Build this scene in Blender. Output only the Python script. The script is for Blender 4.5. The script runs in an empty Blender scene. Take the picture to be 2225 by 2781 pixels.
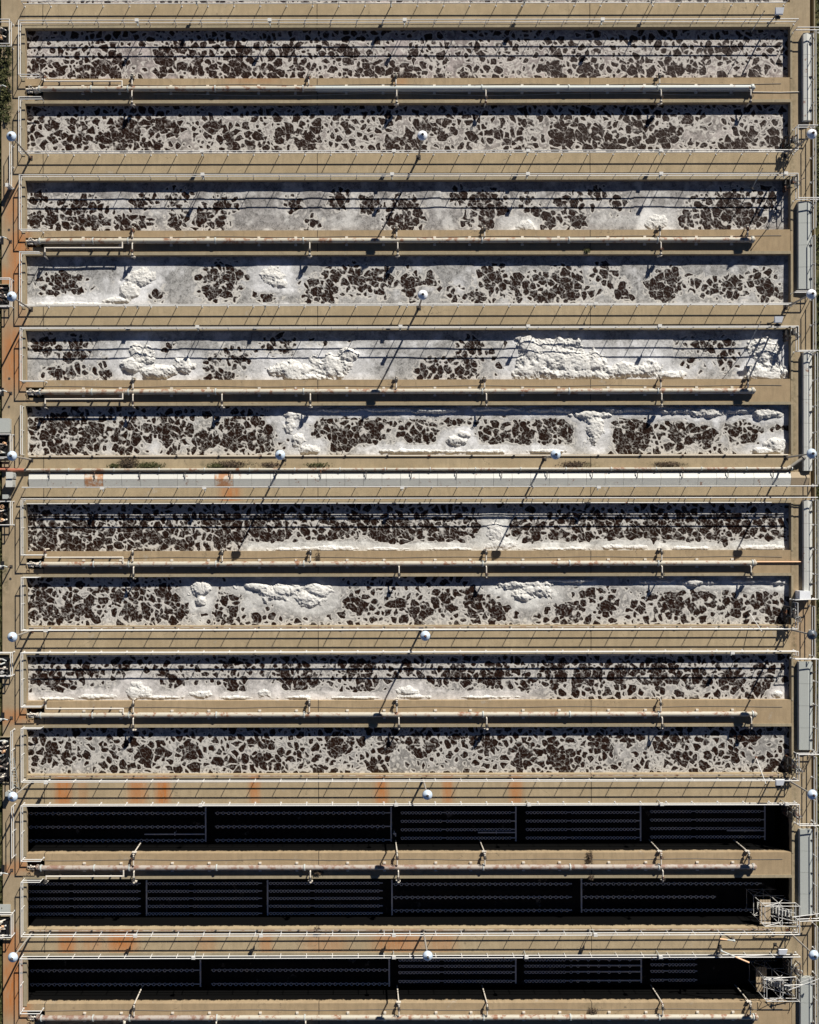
import bpy, math, random
import numpy as np
from mathutils import Vector

random.seed(7)
NPX, NPY, PPM, H = 960.0, 1420.0, 30.0, 96.0      # point straight below the lens, pixels per metre on deck level, flying height
def wx(px): return (px - NPX) / PPM
def wy(py): return (NPY - py) / PPM
def at(px, py, h=0.0):
    """deck position (metres) of something that stands at height h and shows at photo pixel px, py"""
    k = (H - h) / H
    return (wx(px) * k, wy(py) * k)

# ------------------------------------------------------------------ camera, sky, sun
sc = bpy.context.scene
cd = bpy.data.cameras.new("camera"); cam = bpy.data.objects.new("camera", cd); sc.collection.objects.link(cam)
cam.location = (0, 0, H); cam.rotation_euler = (0, 0, math.radians(-0.11))
cd.sensor_fit = 'HORIZONTAL'; cd.sensor_width = 36.0; cd.lens = 36.0 * H * PPM / 2225.0
cd.shift_x = (1112.5 - NPX) / 2225.0; cd.shift_y = (NPY - 1390.5) / 2225.0
cd.clip_start = 1.0; cd.clip_end = 2000.0
sc.camera = cam
SUN_EL = math.radians(29.1); SUN_AZ = math.atan2(0.454, 0.891)     # azimuth from +Y towards +X
w = bpy.data.worlds.new("World"); sc.world = w; w.use_nodes = True
nt = w.node_tree; bgn = nt.nodes['Background']
sky = nt.nodes.new('ShaderNodeTexSky'); sky.sky_type = 'NISHITA'; sky.sun_disc = False
sky.sun_elevation = SUN_EL; sky.sun_rotation = SUN_AZ; sky.air_density = 0.2; sky.dust_density = 0.0; sky.ozone_density = 3.5
nt.links.new(sky.outputs[0], bgn.inputs[0]); bgn.inputs[1].default_value = 0.08
sd = bpy.data.lights.new("sun", 'SUN'); sun = bpy.data.objects.new("sun", sd); sc.collection.objects.link(sun)
sd.energy = 5.0; sd.angle = math.radians(0.5); sd.color = (1.0, 0.95, 0.87)
sdir = Vector((math.sin(SUN_AZ) * math.cos(SUN_EL), math.cos(SUN_AZ) * math.cos(SUN_EL), math.sin(SUN_EL)))
sun.rotation_euler = sdir.to_track_quat('Z', 'Y').to_euler(); sun.location = sdir * 150
sc.view_settings.view_transform = 'Standard'; sc.view_settings.look = 'None'
sc.view_settings.exposure = 0.36; sc.view_settings.gamma = 1.0
sc.cycles.max_bounces = 5; sc.cycles.diffuse_bounces = 2; sc.cycles.glossy_bounces = 2

# ------------------------------------------------------------------ node helpers and materials
class NB:
    def __init__(s, name):
        s.m = bpy.data.materials.new(name); s.m.use_nodes = True; s.t = s.m.node_tree
        s.b = s.t.nodes['Principled BSDF']
    def n(s, typ, **kw):
        nd = s.t.nodes.new(typ)
        for k, v in kw.items(): setattr(nd, k, v)
        return nd
    def link(s, a, b): s.t.links.new(a, b)
    def val(s, sock, v):
        if isinstance(v, (int, float)): sock.default_value = v
        elif isinstance(v, tuple): sock.default_value = v if len(v) == len(sock.default_value) else v + (1,)
        else: s.link(v, sock)
    def math(s, op, a, b=None, c=None, clamp=False):
        nd = s.n('ShaderNodeMath', operation=op); nd.use_clamp = clamp
        s.val(nd.inputs[0], a)
        if b is not None: s.val(nd.inputs[1], b)
        if c is not None: s.val(nd.inputs[2], c)
        return nd.outputs[0]
    def vmath(s, op, a, b=None, sc_=None):
        nd = s.n('ShaderNodeVectorMath', operation=op); s.val(nd.inputs[0], a)
        if b is not None: s.val(nd.inputs[1], b)
        if sc_ is not None: s.val(nd.inputs['Scale'], sc_)
        return nd.outputs[0]
    def step(s, v, lo, hi, a=0.0, b=1.0):
        nd = s.n('ShaderNodeMapRange', interpolation_type='SMOOTHSTEP')
        s.val(nd.inputs[0], v); s.val(nd.inputs[1], lo); s.val(nd.inputs[2], hi); s.val(nd.inputs[3], a); s.val(nd.inputs[4], b)
        return nd.outputs[0]
    def lin(s, v, lo, hi, a=0.0, b=1.0):
        nd = s.n('ShaderNodeMapRange'); nd.clamp = True
        s.val(nd.inputs[0], v); s.val(nd.inputs[1], lo); s.val(nd.inputs[2], hi); s.val(nd.inputs[3], a); s.val(nd.inputs[4], b)
        return nd.outputs[0]
    def noise(s, vec, scale, detail=3.0, rough=0.55, dist=0.0, col=False):
        nd = s.n('ShaderNodeTexNoise'); s.link(vec, nd.inputs['Vector'])
        nd.inputs['Scale'].default_value = scale; nd.inputs['Detail'].default_value = detail
        nd.inputs['Roughness'].default_value = rough; nd.inputs['Distortion'].default_value = dist
        return nd.outputs['Color' if col else 'Fac']
    def vor(s, vec, scale, feature='DISTANCE_TO_EDGE', out='Distance', rnd=1.0):
        nd = s.n('ShaderNodeTexVoronoi', feature=feature); s.link(vec, nd.inputs['Vector'])
        nd.inputs['Scale'].default_value = scale; nd.inputs['Randomness'].default_value = rnd
        return nd.outputs[out]
    def mix(s, f, a, b, mode='MIX'):
        nd = s.n('ShaderNodeMix', data_type='RGBA', blend_type=mode)
        s.val(nd.inputs[0], f); s.val(nd.inputs[6], a); s.val(nd.inputs[7], b)
        return nd.outputs[2]
    def pos(s): return s.n('ShaderNodeNewGeometry').outputs['Position']
    def objc(s): return s.n('ShaderNodeTexCoord').outputs['Object']
    def attr(s, name): return s.n('ShaderNodeAttribute', attribute_name=name).outputs['Fac']
    def bump(s, h, strength, dist):
        nd = s.n('ShaderNodeBump'); nd.inputs['Strength'].default_value = strength; nd.inputs['Distance'].default_value = dist
        s.link(h, nd.inputs['Height']); s.link(nd.outputs[0], s.b.inputs['Normal'])
    def done(s, col=None, rough=0.8, metal=0.0, spec=None):
        if col is not None: s.val(s.b.inputs['Base Color'], col)
        s.val(s.b.inputs['Roughness'], rough); s.val(s.b.inputs['Metallic'], metal)
        if spec is not None: s.b.inputs['Specular IOR Level'].default_value = spec
        return s.m

def concrete(name, c0, c1, dark_below=None, joints=True, seed=0.0):
    g = NB(name); p = g.pos(); ps = g.vmath('ADD', p, (seed, seed * 1.7, 0.0))
    big = g.noise(ps, 0.16, 4, 0.6); mid = g.noise(ps, 1.1, 6, 0.65); fine = g.noise(ps, 14.0, 3, 0.7)
    col = g.mix(g.lin(big, 0.36, 0.64), c0, c1)
    col = g.mix(g.lin(mid, 0.35, 0.7, 0.0, 0.55), col, tuple(x * 0.66 for x in c0))
    # long brushed streaks across the slabs
    mp = g.n('ShaderNodeMapping'); mp.inputs['Scale'].default_value = (2.6, 0.45, 1.0); g.link(ps, mp.inputs[0])
    st = g.noise(mp.outputs[0], 1.0, 5, 0.7)
    col = g.mix(g.lin(st, 0.46, 0.70, 0.0, 0.75), col, tuple(x * 0.58 for x in c1))
    col = g.mix(g.lin(fine, 0.3, 0.7, 0.0, 0.35), col, tuple(min(1, x * 1.35) for x in c1))
    spots = g.vor(ps, 0.8, 'F1'); spot = g.math('MULTIPLY', g.step(spots, 0.05, 0.12, 1, 0), g.step(big, 0.48, 0.6))
    col = g.mix(g.math('MULTIPLY', spot, 0.45), col, (0.09, 0.075, 0.06))
    pale = g.step(g.noise(ps, 0.55, 5, 0.7), 0.62, 0.72)
    col = g.mix(g.math('MULTIPLY', pale, 0.35), col, (0.5, 0.47, 0.41))
    rust = g.attr('rust'); rn = g.noise(mp.outputs[0], 1.6, 5, 0.7)
    rf = g.math('MULTIPLY', rust, g.lin(rn, 0.25, 0.6, 0.35, 1.0), clamp=True)
    col = g.mix(g.math('MULTIPLY', rf, 1.0, clamp=True), col, (0.46, 0.16, 0.04))
    moss = g.attr('moss'); mf = g.math('MULTIPLY', moss, g.lin(g.noise(ps, 2.2, 5, 0.7), 0.38, 0.6), clamp=True)
    col = g.mix(mf, col, (0.085, 0.085, 0.045))
    if joints:
        sx = g.n('ShaderNodeSeparateXYZ'); g.link(p, sx.inputs[0])
        jx = g.math('ADD', sx.outputs[0], g.math('MULTIPLY', g.math('SUBTRACT', g.noise(p, 3.0, 2), 0.5), 0.05))
        d = None
        for px in (119, 864, 1605):
            e = g.math('ABSOLUTE', g.math('SUBTRACT', jx, wx(px)))
            d = e if d is None else g.math('MINIMUM', d, e)
        col = g.mix(g.step(d, 0.02, 0.05, 0.85, 0.0), col, (0.05, 0.04, 0.03))
        crack = g.vor(g.vmath('ADD', ps, g.vmath('SCALE', g.noise(ps, 1.5, 4, 0.6, col=True), sc_=0.9)), 0.22)
        col = g.mix(g.math('MULTIPLY', g.step(crack, 0.001, 0.004, 0.5, 0.0), g.step(big, 0.5, 0.56)), col, (0.06, 0.05, 0.04))
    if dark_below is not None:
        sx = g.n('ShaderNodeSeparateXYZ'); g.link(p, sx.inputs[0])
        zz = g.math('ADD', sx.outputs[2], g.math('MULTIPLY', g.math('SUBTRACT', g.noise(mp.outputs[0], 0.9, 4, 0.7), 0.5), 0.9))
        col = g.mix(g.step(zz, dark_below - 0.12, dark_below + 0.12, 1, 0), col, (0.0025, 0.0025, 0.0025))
    g.bump(g.math('ADD', g.math('MULTIPLY', fine, 0.4), mid), 0.25, 0.03)
    return g.done(col, 0.95, spec=0.08)

def painted(name, c, rough=0.4, metal=0.0, rust=0.0, spec=0.5, rc=(0.24, 0.09, 0.035)):
    g = NB(name); p = g.pos()
    n1 = g.noise(p, 1.7, 5, 0.7); n2 = g.noise(p, 9.0, 3)
    col = g.mix(g.lin(n2, 0.3, 0.7, 0, 0.35), c, tuple(x * 0.72 for x in c))
    if rust > 0: col = g.mix(g.step(n1, 0.68 - rust * 0.4, 0.74 - rust * 0.25, 0, 0.85), col, rc)
    return g.done(col, rough, metal, spec)

TAN0, TAN1 = (0.33, 0.245, 0.165), (0.44, 0.345, 0.245)
M = {}
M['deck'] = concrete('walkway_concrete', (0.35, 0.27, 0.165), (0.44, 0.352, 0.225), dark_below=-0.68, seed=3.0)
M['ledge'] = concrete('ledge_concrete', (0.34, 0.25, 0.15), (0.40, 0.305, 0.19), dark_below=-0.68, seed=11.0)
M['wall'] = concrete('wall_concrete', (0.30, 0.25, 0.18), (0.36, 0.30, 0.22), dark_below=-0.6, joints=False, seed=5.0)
M['kerb'] = concrete('kerb_concrete', (0.29, 0.25, 0.17), (0.37, 0.31, 0.21), joints=False, seed=23.0)
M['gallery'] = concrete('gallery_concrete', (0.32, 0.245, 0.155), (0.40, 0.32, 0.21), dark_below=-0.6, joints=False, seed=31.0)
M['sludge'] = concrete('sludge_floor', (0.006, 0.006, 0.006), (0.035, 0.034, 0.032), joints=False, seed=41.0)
M['stained_metal'] = painted('rust_stained_sheet_metal', (0.58, 0.54, 0.46), 0.6, rust=0.75, rc=(0.42, 0.17, 0.05))
M['white'] = painted('white_rail_paint', (0.72, 0.71, 0.67), 0.45, rust=0.12)
M['cream_pipe'] = painted('weathered_cream_pipe', (0.50, 0.46, 0.37), 0.55, rust=0.45)
M['grey_pipe'] = painted('galvanised_pipe', (0.52, 0.55, 0.52), 0.5, rust=0.2)
M['rusty_pipe'] = painted('rust_brown_pipe', (0.40, 0.35, 0.30), 0.6, rust=0.55, rc=(0.22, 0.115, 0.075))
M['red_pipe'] = painted('red_painted_pipe', (0.42, 0.15, 0.09), 0.6, rust=0.3)
M['small_pipe'] = painted('pale_small_pipe', (0.72, 0.66, 0.56), 0.5, rust=0.15)
M['grey_metal'] = painted('grey_sheet_metal', (0.45, 0.47, 0.44), 0.5)
M['pale_metal'] = painted('pale_sheet_metal', (0.62, 0.62, 0.57), 0.5, rust=0.2)
M['dark_metal'] = painted('dark_cast_iron', (0.055, 0.05, 0.045), 0.6, rust=0.35)
M['pole'] = painted('weathered_lamp_pole', (0.34, 0.31, 0.26), 0.6, rust=0.2)
M['shade'] = painted('pale_blue_enamel', (0.60, 0.70, 0.80), 0.25)
M['shade_dark'] = painted('tarnished_shade', (0.10, 0.12, 0.14), 0.35)
M['shade_white'] = painted('white_enamel', (0.88, 0.9, 0.92), 0.3)
M['disc_rim'] = painted('pale_diffuser_plastic', (0.86, 0.90, 0.95), 0.4)
M['disc'] = painted('black_membrane_and_pit_shade', (0.014, 0.014, 0.016), 0.7, spec=0.2)
M['orange'] = painted('pale_orange_paint', (0.85, 0.52, 0.30), 0.5)
M['cable'] = painted('dark_cable', (0.16, 0.15, 0.14), 0.6)
M['plank'] = painted('weathered_plank', (0.42, 0.33, 0.22), 0.8)

def water_mat(name, seed, scale, tint):
    """edge: signed distance (in photo pixels) to the nearest strand of foam, edge2: the same for the fine veins, lum: how thick the foam lies"""
    g = NB(name); p = g.vmath('ADD', g.pos(), (seed * 37.0, seed * 13.0, 0.0)); lum = g.attr('lum')
    nz = g.vmath('SUBTRACT', g.noise(p, 2.2, 4, 0.6, col=True), (0.5, 0.5, 0.5)); q = g.vmath('ADD', p, g.vmath('SCALE', nz, sc_=0.6))
    n1 = g.noise(p, 5.0, 4, 0.7); n2 = g.noise(q, 4.0, 6, 0.75, 1.2); n3 = g.noise(q, 1.5, 5, 0.7, 1.0)
    e = g.math('ADD', g.attr('edge'), g.math('MULTIPLY', g.math('SUBTRACT', n1, 0.5), 3.2))
    foam = g.step(e, -0.9, 0.9, 1.0, 0.0)
    rim = g.step(g.math('ABSOLUTE', g.math('ADD', e, 1.3)), 0.2, 1.9, 1.0, 0.0)
    v = g.math('ADD', g.attr('edge2'), g.math('MULTIPLY', g.math('SUBTRACT', n1, 0.5), 1.6))
    vein = g.math('MULTIPLY', g.step(v, 0.1, 0.9, 1.0, 0.0), g.lin(g.noise(p, 1.9, 3, 0.6), 0.42, 0.62, 0.05, 0.62))
    grey = g.mix(g.lin(n2, 0.38, 0.58), tuple(x * 0.22 for x in tint), tuple(x * 0.70 for x in tint))
    grey = g.mix(g.lin(n3, 0.44, 0.60, 0, 0.5), grey, tuple(min(.8, x * 1.05) for x in tint))
    pores = g.math('MULTIPLY', g.step(g.vor(q, 7.0, 'F1'), 0.14, 0.26, 1, 0), g.step(n3, 0.50, 0.42))
    grey = g.mix(g.math('MULTIPLY', pores, 0.8), grey, (0.05, 0.03, 0.022))
    grey = g.mix(g.math('MULTIPLY', lum, g.lin(n2, 0.3, 0.6, 0.55, 1.0), clamp=True), grey, tuple(min(.84, x * 1.75 + .06) for x in tint))
    grey = g.mix(g.math('MULTIPLY', rim, 0.62), grey, (0.70, 0.67, 0.61))
    brown = g.mix(g.noise(p, 2.5, 4, 0.6), (0.009, 0.0035, 0.0018), (0.026, 0.011, 0.0055))
    brown = g.mix(vein, brown, tuple(x * 0.72 for x in tint))
    col = g.mix(foam, brown, grey)
    g.bump(g.math('ADD', g.math('MULTIPLY', foam, 0.9), g.math('MULTIPLY', n2, 0.7)), 0.55, 0.05)
    return g.done(col, g.lin(foam, 0, 1, 0.35, 0.9), spec=0.2)

g = NB('thick_foam'); p = g.pos()
nz = g.vmath('SCALE', g.vmath('SUBTRACT', g.noise(p, 1.3, 3, 0.6, col=True), (0.5, 0.5, 0.5)), sc_=1.1)
q = g.vmath('ADD', p, nz); cre = g.noise(q, 2.4, 6, 0.75, 1.2); fin = g.noise(q, 6.5, 5, 0.7, 0.8)
rg = g.math('ABSOLUTE', g.math('SUBTRACT', cre, 0.5)); rl = g.step(rg, 0.0, 0.035, 1.0, 0.0)
col = g.mix(g.lin(fin, 0.3, 0.6), (0.52, 0.50, 0.46), (0.84, 0.83, 0.79))
col = g.mix(g.math('MULTIPLY', rl, 0.35), col, (0.30, 0.28, 0.26))
g.bump(g.math('ADD', g.math('MULTIPLY', fin, 0.5), g.lin(rg, 0, 0.12, 0, 0.7)), 0.5, 0.05)
M['foam'] = g.done(col, 0.95, spec=0.1)

g = NB('scrub_grass'); p = g.pos()
a = g.noise(p, 0.8, 6, 0.7); b = g.noise(p, 7.0, 4, 0.7)
col = g.mix(g.lin(a, 0.4, 0.62), (0.045, 0.055, 0.018), (0.20, 0.17, 0.08))
col = g.mix(g.lin(b, 0.35, 0.65, 0, 0.6), col, (0.025, 0.035, 0.012)); g.bump(b, 0.8, 0.1)
M['grass'] = g.done(col, 0.95, spec=0.1)
g = NB('bare_soil'); p = g.pos(); a = g.noise(p, 1.4, 6, 0.7)
M['soil'] = g.done(g.mix(g.lin(a, 0.35, 0.62), (0.045, 0.03, 0.015), (0.17, 0.12, 0.07)), 0.95, spec=0.1)
def leafmat(n, a_, b_):
    g = NB(n); r = g.n('ShaderNodeNewGeometry').outputs['Random Per Island']
    return g.done(g.mix(r, a_, b_), 0.7, spec=0.2)
M['leaf'] = leafmat('green_leaf', (0.03, 0.04, 0.012), (0.11, 0.105, 0.04))
M['deadleaf'] = leafmat('dry_leaf', (0.05, 0.04, 0.03), (0.16, 0.11, 0.07))

# ------------------------------------------------------------------ mesh helpers
COL = sc.collection
def link(o, parent=None):
    COL.objects.link(o)
    if parent is not None: o.parent = parent
    return o
class MB:
    def __init__(s): s.v = []; s.f = []; s.sm = []; s.mi = []; s.cur = 0
    def add(s, vs, fs, smooth=False):
        k = len(s.v); s.v += [tuple(v) for v in vs]
        for f in fs: s.f.append(tuple(i + k for i in f)); s.sm.append(smooth); s.mi.append(s.cur)
    def box(s, x0, x1, y0, y1, z0, z1):
        if x0 > x1: x0, x1 = x1, x0
        if y0 > y1: y0, y1 = y1, y0
        s.add([(x0,y0,z0),(x1,y0,z0),(x1,y1,z0),(x0,y1,z0),(x0,y0,z1),(x1,y0,z1),(x1,y1,z1),(x0,y1,z1)],
              [(0,3,2,1),(4,5,6,7),(0,1,5,4),(1,2,6,5),(2,3,7,6),(3,0,4,7)])
    def tube(s, a, b, r, r2=None, n=8, cap=True):
        a, b = Vector(a), Vector(b); d = (b - a)
        if d.length < 1e-6: return
        d.normalize(); r2 = r if r2 is None else r2
        u = d.cross(Vector((0, 0, 1)));
        if u.length < 1e-3: u = Vector((1, 0, 0))
        u.normalize(); v = d.cross(u)
        ring = [(math.cos(2*math.pi*i/n), math.sin(2*math.pi*i/n)) for i in range(n)]
        vs = [a + (u*c + v*q)*r for c, q in ring] + [b + (u*c + v*q)*r2 for c, q in ring]
        s.add(vs, [(i, (i+1) % n, n+(i+1) % n, n+i)[::-1] for i in range(n)], True)
        if cap: s.add(vs[:n], [tuple(range(n))]); s.add(vs[n:], [tuple(reversed(range(n)))])
    def path(s, pts, r, n=8):
        for a, b in zip(pts[:-1], pts[1:]): s.tube(a, b, r, n=n)
        for c in pts[1:-1]: s.ball(c, r * 1.03)
    def ball(s, c, r, nu=8, nv=5, sz=1.0):
        vs = [(c[0], c[1], c[2]-r*sz)]; fs = []
        for j in range(1, nv):
            t = -math.pi/2 + math.pi*j/nv
            for i in range(nu):
                p_ = 2*math.pi*i/nu; vs.append((c[0]+r*math.cos(t)*math.cos(p_), c[1]+r*math.cos(t)*math.sin(p_), c[2]+r*sz*math.sin(t)))
        vs.append((c[0], c[1], c[2]+r*sz)); last = len(vs)-1
        for i in range(nu):
            fs.append((0, 1+(i+1) % nu, 1+i)); fs.append((last, last-nu+i, last-nu+(i+1) % nu))
        for j in range(nv-2):
            for i in range(nu):
                a = 1+j*nu+i; b = 1+j*nu+(i+1) % nu; fs.append((a, b, b+nu, a+nu))
        s.add(vs, fs, True)
    def lathe(s, prof, c=(0, 0, 0), n=20):
        vs = []; fs = []
        for r, z in prof:
            for i in range(n): t = 2*math.pi*i/n; vs.append((c[0]+r*math.cos(t), c[1]+r*math.sin(t), c[2]+z))
        for j in range(len(prof)-1):
            for i in range(n):
                a = j*n+i; b = j*n+(i+1) % n; fs.append((a, b, b+n, a+n))
        s.add(vs, fs, True)
    def torus(s, c, R, r, n=14, m=5, axis='z'):
        vs = []; fs = []
        for i in range(n):
            t = 2*math.pi*i/n
            for j in range(m):
                q_ = 2*math.pi*j/m; rr = R + r*math.cos(q_); l = (rr*math.cos(t), rr*math.sin(t), r*math.sin(q_))
                if axis == 'x': l = (l[2], l[0], l[1])
                if axis == 'y': l = (l[0], l[2], l[1])
                vs.append((c[0]+l[0], c[1]+l[1], c[2]+l[2]))
        for i in range(n):
            for j in range(m):
                a = i*m+j; b = ((i+1) % n)*m+j; a2 = i*m+(j+1) % m; b2 = ((i+1) % n)*m+(j+1) % m; fs.append((a, b, b2, a2))
        s.add(vs, fs, True)
    def mesh(s, name, mats, o=(0, 0, 0)):
        me = bpy.data.meshes.new(name)
        me.from_pydata([(v[0]-o[0], v[1]-o[1], v[2]-o[2]) for v in s.v], [], s.f)
        for m_ in (mats if isinstance(mats, (list, tuple)) else [mats]): me.materials.append(m_)
        me.polygons.foreach_set('use_smooth', s.sm); me.polygons.foreach_set('material_index', s.mi); me.update()
        return me
    def build(s, name, mats, parent=None, o=None, loc=None):
        """o: world origin of the parent thing; vertices were written in world coordinates"""
        if parent is not None and o is None: o = origin(parent)
        o = o or (0, 0, 0)
        ob = bpy.data.objects.new(name, s.mesh(name, mats, o))
        if parent is None: ob.location = o
        return link(ob, parent)
def origin(o):
    v = Vector((0, 0, 0))
    while o is not None: v += o.location; o = o.parent
    return tuple(v)
def put(mesh, name, parent, loc, rz=0.0, sc_=None):
    ob = bpy.data.objects.new(name, mesh); ob.location = loc; ob.rotation_euler = (0, 0, rz)
    if sc_: ob.scale = sc_
    return link(ob, parent)
def tag(o, label=None, cat=None, group=None, kind=None):
    if label: o['label'] = label
    if cat: o['category'] = cat
    if group: o['group'] = group
    if kind: o['kind'] = kind
    return o
def thing(name, loc, label, cat, group=None, rz=0.0):
    e = bpy.data.objects.new(name, None); e.location = (loc[0], loc[1], loc[2] if len(loc) > 2 else 0); e.rotation_euler = (0, 0, rz)
    e.empty_display_size = 0.3; COL.objects.link(e); return tag(e, label, cat, group)
ORD = ['zeroth', 'first', 'second', 'third', 'fourth', 'fifth', 'sixth', 'seventh', 'eighth', 'ninth', 'tenth', 'eleventh', 'twelfth', 'thirteenth', 'fourteenth']

# stains that are really on the slabs: (px, py, rx, ry, amount)
RUST = [(170,2150,22,45,.9),(225,2150,14,40,.35),(372,2150,26,45,.75),(440,2150,20,45,.95),(690,2140,15,45,.8),(1035,2150,18,45,.8),(1215,2150,14,45,.7),(1400,2150,18,45,.7),
        (180,2560,24,34,.8),(330,2555,40,34,.9),(250,2555,30,34,.4),(560,2560,25,30,.3),(720,2560,18,30,.5),(880,2565,60,30,.35),(1080,2560,70,34,.6),(1200,2560,40,30,.4),
        (40,560,28,60,.55),(55,700,30,90,.8),(30,760,30,40,.7),(40,970,40,90,.75),(60,860,14,60,.3),(25,2560,25,40,.8),(40,2680,40,90,.9),(65,2690,10,60,.6),
        (22,1945,40,22,.6),(60,1940,30,16,.7),(60,2350,30,16,.6),(625,1345,28,30,.75),(620,1300,14,25,.8),(400,1300,8,20,.5),(262,1300,6,20,.4),
        (1090,222,20,12,.35),(690,216,70,8,.3),(200,262,200,8,.0),(30,2360,30,16,.5),(1600,1350,50,25,.0),(2170,1700,30,100,.15),(60,660,40,10,.5)]
MOSS = [(25,170,20,45,1.0),(15,265,25,60,1.0),(30,330,16,30,.8),(355,1262,50,9,1.0),(410,1265,40,7,.9),(620,1262,80,8,.9),(850,1266,40,5,.5),(1580,1264,45,8,.9),(1815,1264,50,7,.8),
        (200,1267,110,3,.6),(1100,1267,60,4,.5),(2155,1200,6,400,.6),(2154,300,5,300,.6),(2156,1900,6,300,.7),(2155,2400,5,200,.7),(12,1560,9,50,.9),(1605,2730,25,20,.3)]
def stain(lst, X, Y, p=2):
    r = np.zeros_like(X)
    for px, py, rx, ry, am in lst:
        d = (np.abs(X - px) / rx) ** 4 + (np.abs(Y - py) / ry) ** 4
        r = np.maximum(r, am * np.exp(-d))
    return r
def slab(name, px0, px1, py0, py1, z0, z1, mat, label=None, cat=None, kind='structure', step=9.0, parent=None):
    """block with a finely divided top that carries the stain values; px/py are deck pixels"""
    nx = max(1, int(round((px1-px0)/step))); ny = max(1, int(round((py1-py0)/step)))
    xs = np.linspace(px0, px1, nx+1); ys = np.linspace(py0, py1, ny+1)
    X, Y = np.meshgrid(xs, ys); vx = (X-NPX)/PPM; vy = (NPY-Y)/PPM
    v = [(a, b, z1) for a, b in zip(vx.ravel(), vy.ravel())]; W_ = nx+1
    f = [(j*W_+i, (j+1)*W_+i, (j+1)*W_+i+1, j*W_+i+1) for j in range(ny) for i in range(nx)]
    k = len(v); x0, x1, y0, y1 = wx(px0), wx(px1), wy(py1), wy(py0)
    v += [(x0,y0,z0),(x1,y0,z0),(x1,y1,z0),(x0,y1,z0),(x0,y0,z1),(x1,y0,z1),(x1,y1,z1),(x0,y1,z1)]
    f += [(k,k+3,k+2,k+1),(k,k+1,k+5,k+4),(k+1,k+2,k+6,k+5),(k+2,k+3,k+7,k+6),(k+3,k,k+4,k+7)]
    me = bpy.data.meshes.new(name); me.from_pydata(v, [], f); me.materials.append(mat)
    for an, L in (('rust', RUST), ('moss', MOSS)):
        at_ = me.attributes.new(an, 'FLOAT', 'POINT'); vals = np.zeros(len(v), dtype=np.float32); vals[:X.size] = stain(L, X, Y).ravel()
        at_.data.foreach_set('value', vals)
    o = link(bpy.data.objects.new(name, me), parent)
    tag(o, label, cat, None, kind if parent is None else None)
    return o

# ------------------------------------------------------------------ the large structure
TANKS = [(75,212),(280,416),(489,625),(692,831),(896,1031),(1101,1235),(1368,1496),(1566,1699),(1777,1903),(1975,2103),(2189,2317),(2386,2522),(2595,2725)]
XL, XR = 71.0, 2149.0; FLOOR = -3.8; WZ = -0.54
gm = MB(); gm.box(-400, 400, -400, 400, -6.0, -4.3); tag(gm.build('ground', M['grass']), kind='structure')
tf = MB(); tf.box(wx(-14), wx(2206), wy(2945), wy(-150), -4.29, FLOOR); tag(tf.build('tank_floor', M['sludge']), kind='structure')
for nm, x0, x1 in (('grass_bank', -1500, 3.0), ('grass_bank', 2218, 3700)):
    slab(nm, x0, x1, -1200, 4000, -4.28, -0.25, M['grass'], step=200)
slab('grass_bank', 3.2, 2217.8, -1200, -151, -4.28, -0.28, M['grass'], step=200); slab('grass_bank', 3.2, 2217.8, 2946, 4000, -4.28, -0.28, M['grass'], step=200)

# walkways and pipe ledges between the tanks
WALKS = [(-150,-126),(8,75),(416,489),(831,896),(1235,1368),(1699,1777),(2103,2189),(2522,2595),(2932,2945)]
for i, (a, b) in enumerate(WALKS):
    slab('walkway', XL, XR, a, b, FLOOR, 0.0, M['deck'] if i != 4 else M['deck'])
LEDGES = [(212,280),(625,692),(1031,1101),(1496,1566),(1903,1975),(2317,2386),(2725,2795)]
for i, (a, b) in enumerate(LEDGES):
    e = thing('dividing_wall', (wx(XL), wy((a+b)/2), 0), '%s concrete dividing wall from the top, carrying an air pipe' % ORD[i+1] if i < 6 else 'concrete dividing wall at the bottom edge below the last empty tank', 'wall', 'dividing walls that carry the air pipes')
    o = MB()
    def wslab(n, *args):
        s_ = slab(n, *args, parent=e)
        s_.location = Vector((0, 0, 0)) - e.location
    wslab('wall_top', 119, XR-1, a, b, FLOOR, 0.0, M['ledge'])
    wslab('wall_end', XL, 118.9, a, a+19, FLOOR, 0.0, M['ledge'])
    wslab('wall_end', XL, 118.9, b-22, b, FLOOR, 0.0, M['ledge'])
    wslab('pit_bottom', XL, 118.9, a+19.2, b-22.2, FLOOR, -1.3, M['sludge'])
# end galleries
slab('gallery', 6, XL-0.1, -150, 2181, FLOOR, -0.002, M['gallery'])
slab('gallery', 6, XL-0.1, 2181.2, 2731, -0.35, -0.002, M['gallery'])
slab('gallery', 6, XL-0.1, 2731.2, 2945, FLOOR, -0.002, M['gallery'])
slab('end_wall', 6, 40, 2181.2, 2731, FLOOR, -0.352, M['sludge'])
slab('gallery', XR+0.1, 2203, -150, 2945, FLOOR, -0.002, M['gallery'])
slab('trench_bottom', 2203.1, 2214.4, -150, 2945, FLOOR, -2.0, M['sludge'], step=200)
slab('trench_wall', 2214.5, 2217.9, -150, 2945, FLOOR, -0.05, M['kerb'], step=200)
# low kerbs round the tanks
kb = MB()
for i, (a, b) in enumerate(TANKS):
    kb.box(wx(XL-0), wx(XR), wy(a-8), wy(a-0.2), 0.001, 0.05)
    kb.box(wx(61), wx(XL-0.2), wy(a-8), wy(b+6), 0.0015, 0.05)
    kb.box(wx(XR+0.3), wx(XR+5.5), wy(a-2), wy(b+2), 0.0015, 0.035)
tag(kb.build('kerb', M['kerb']), kind='structure')

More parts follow.
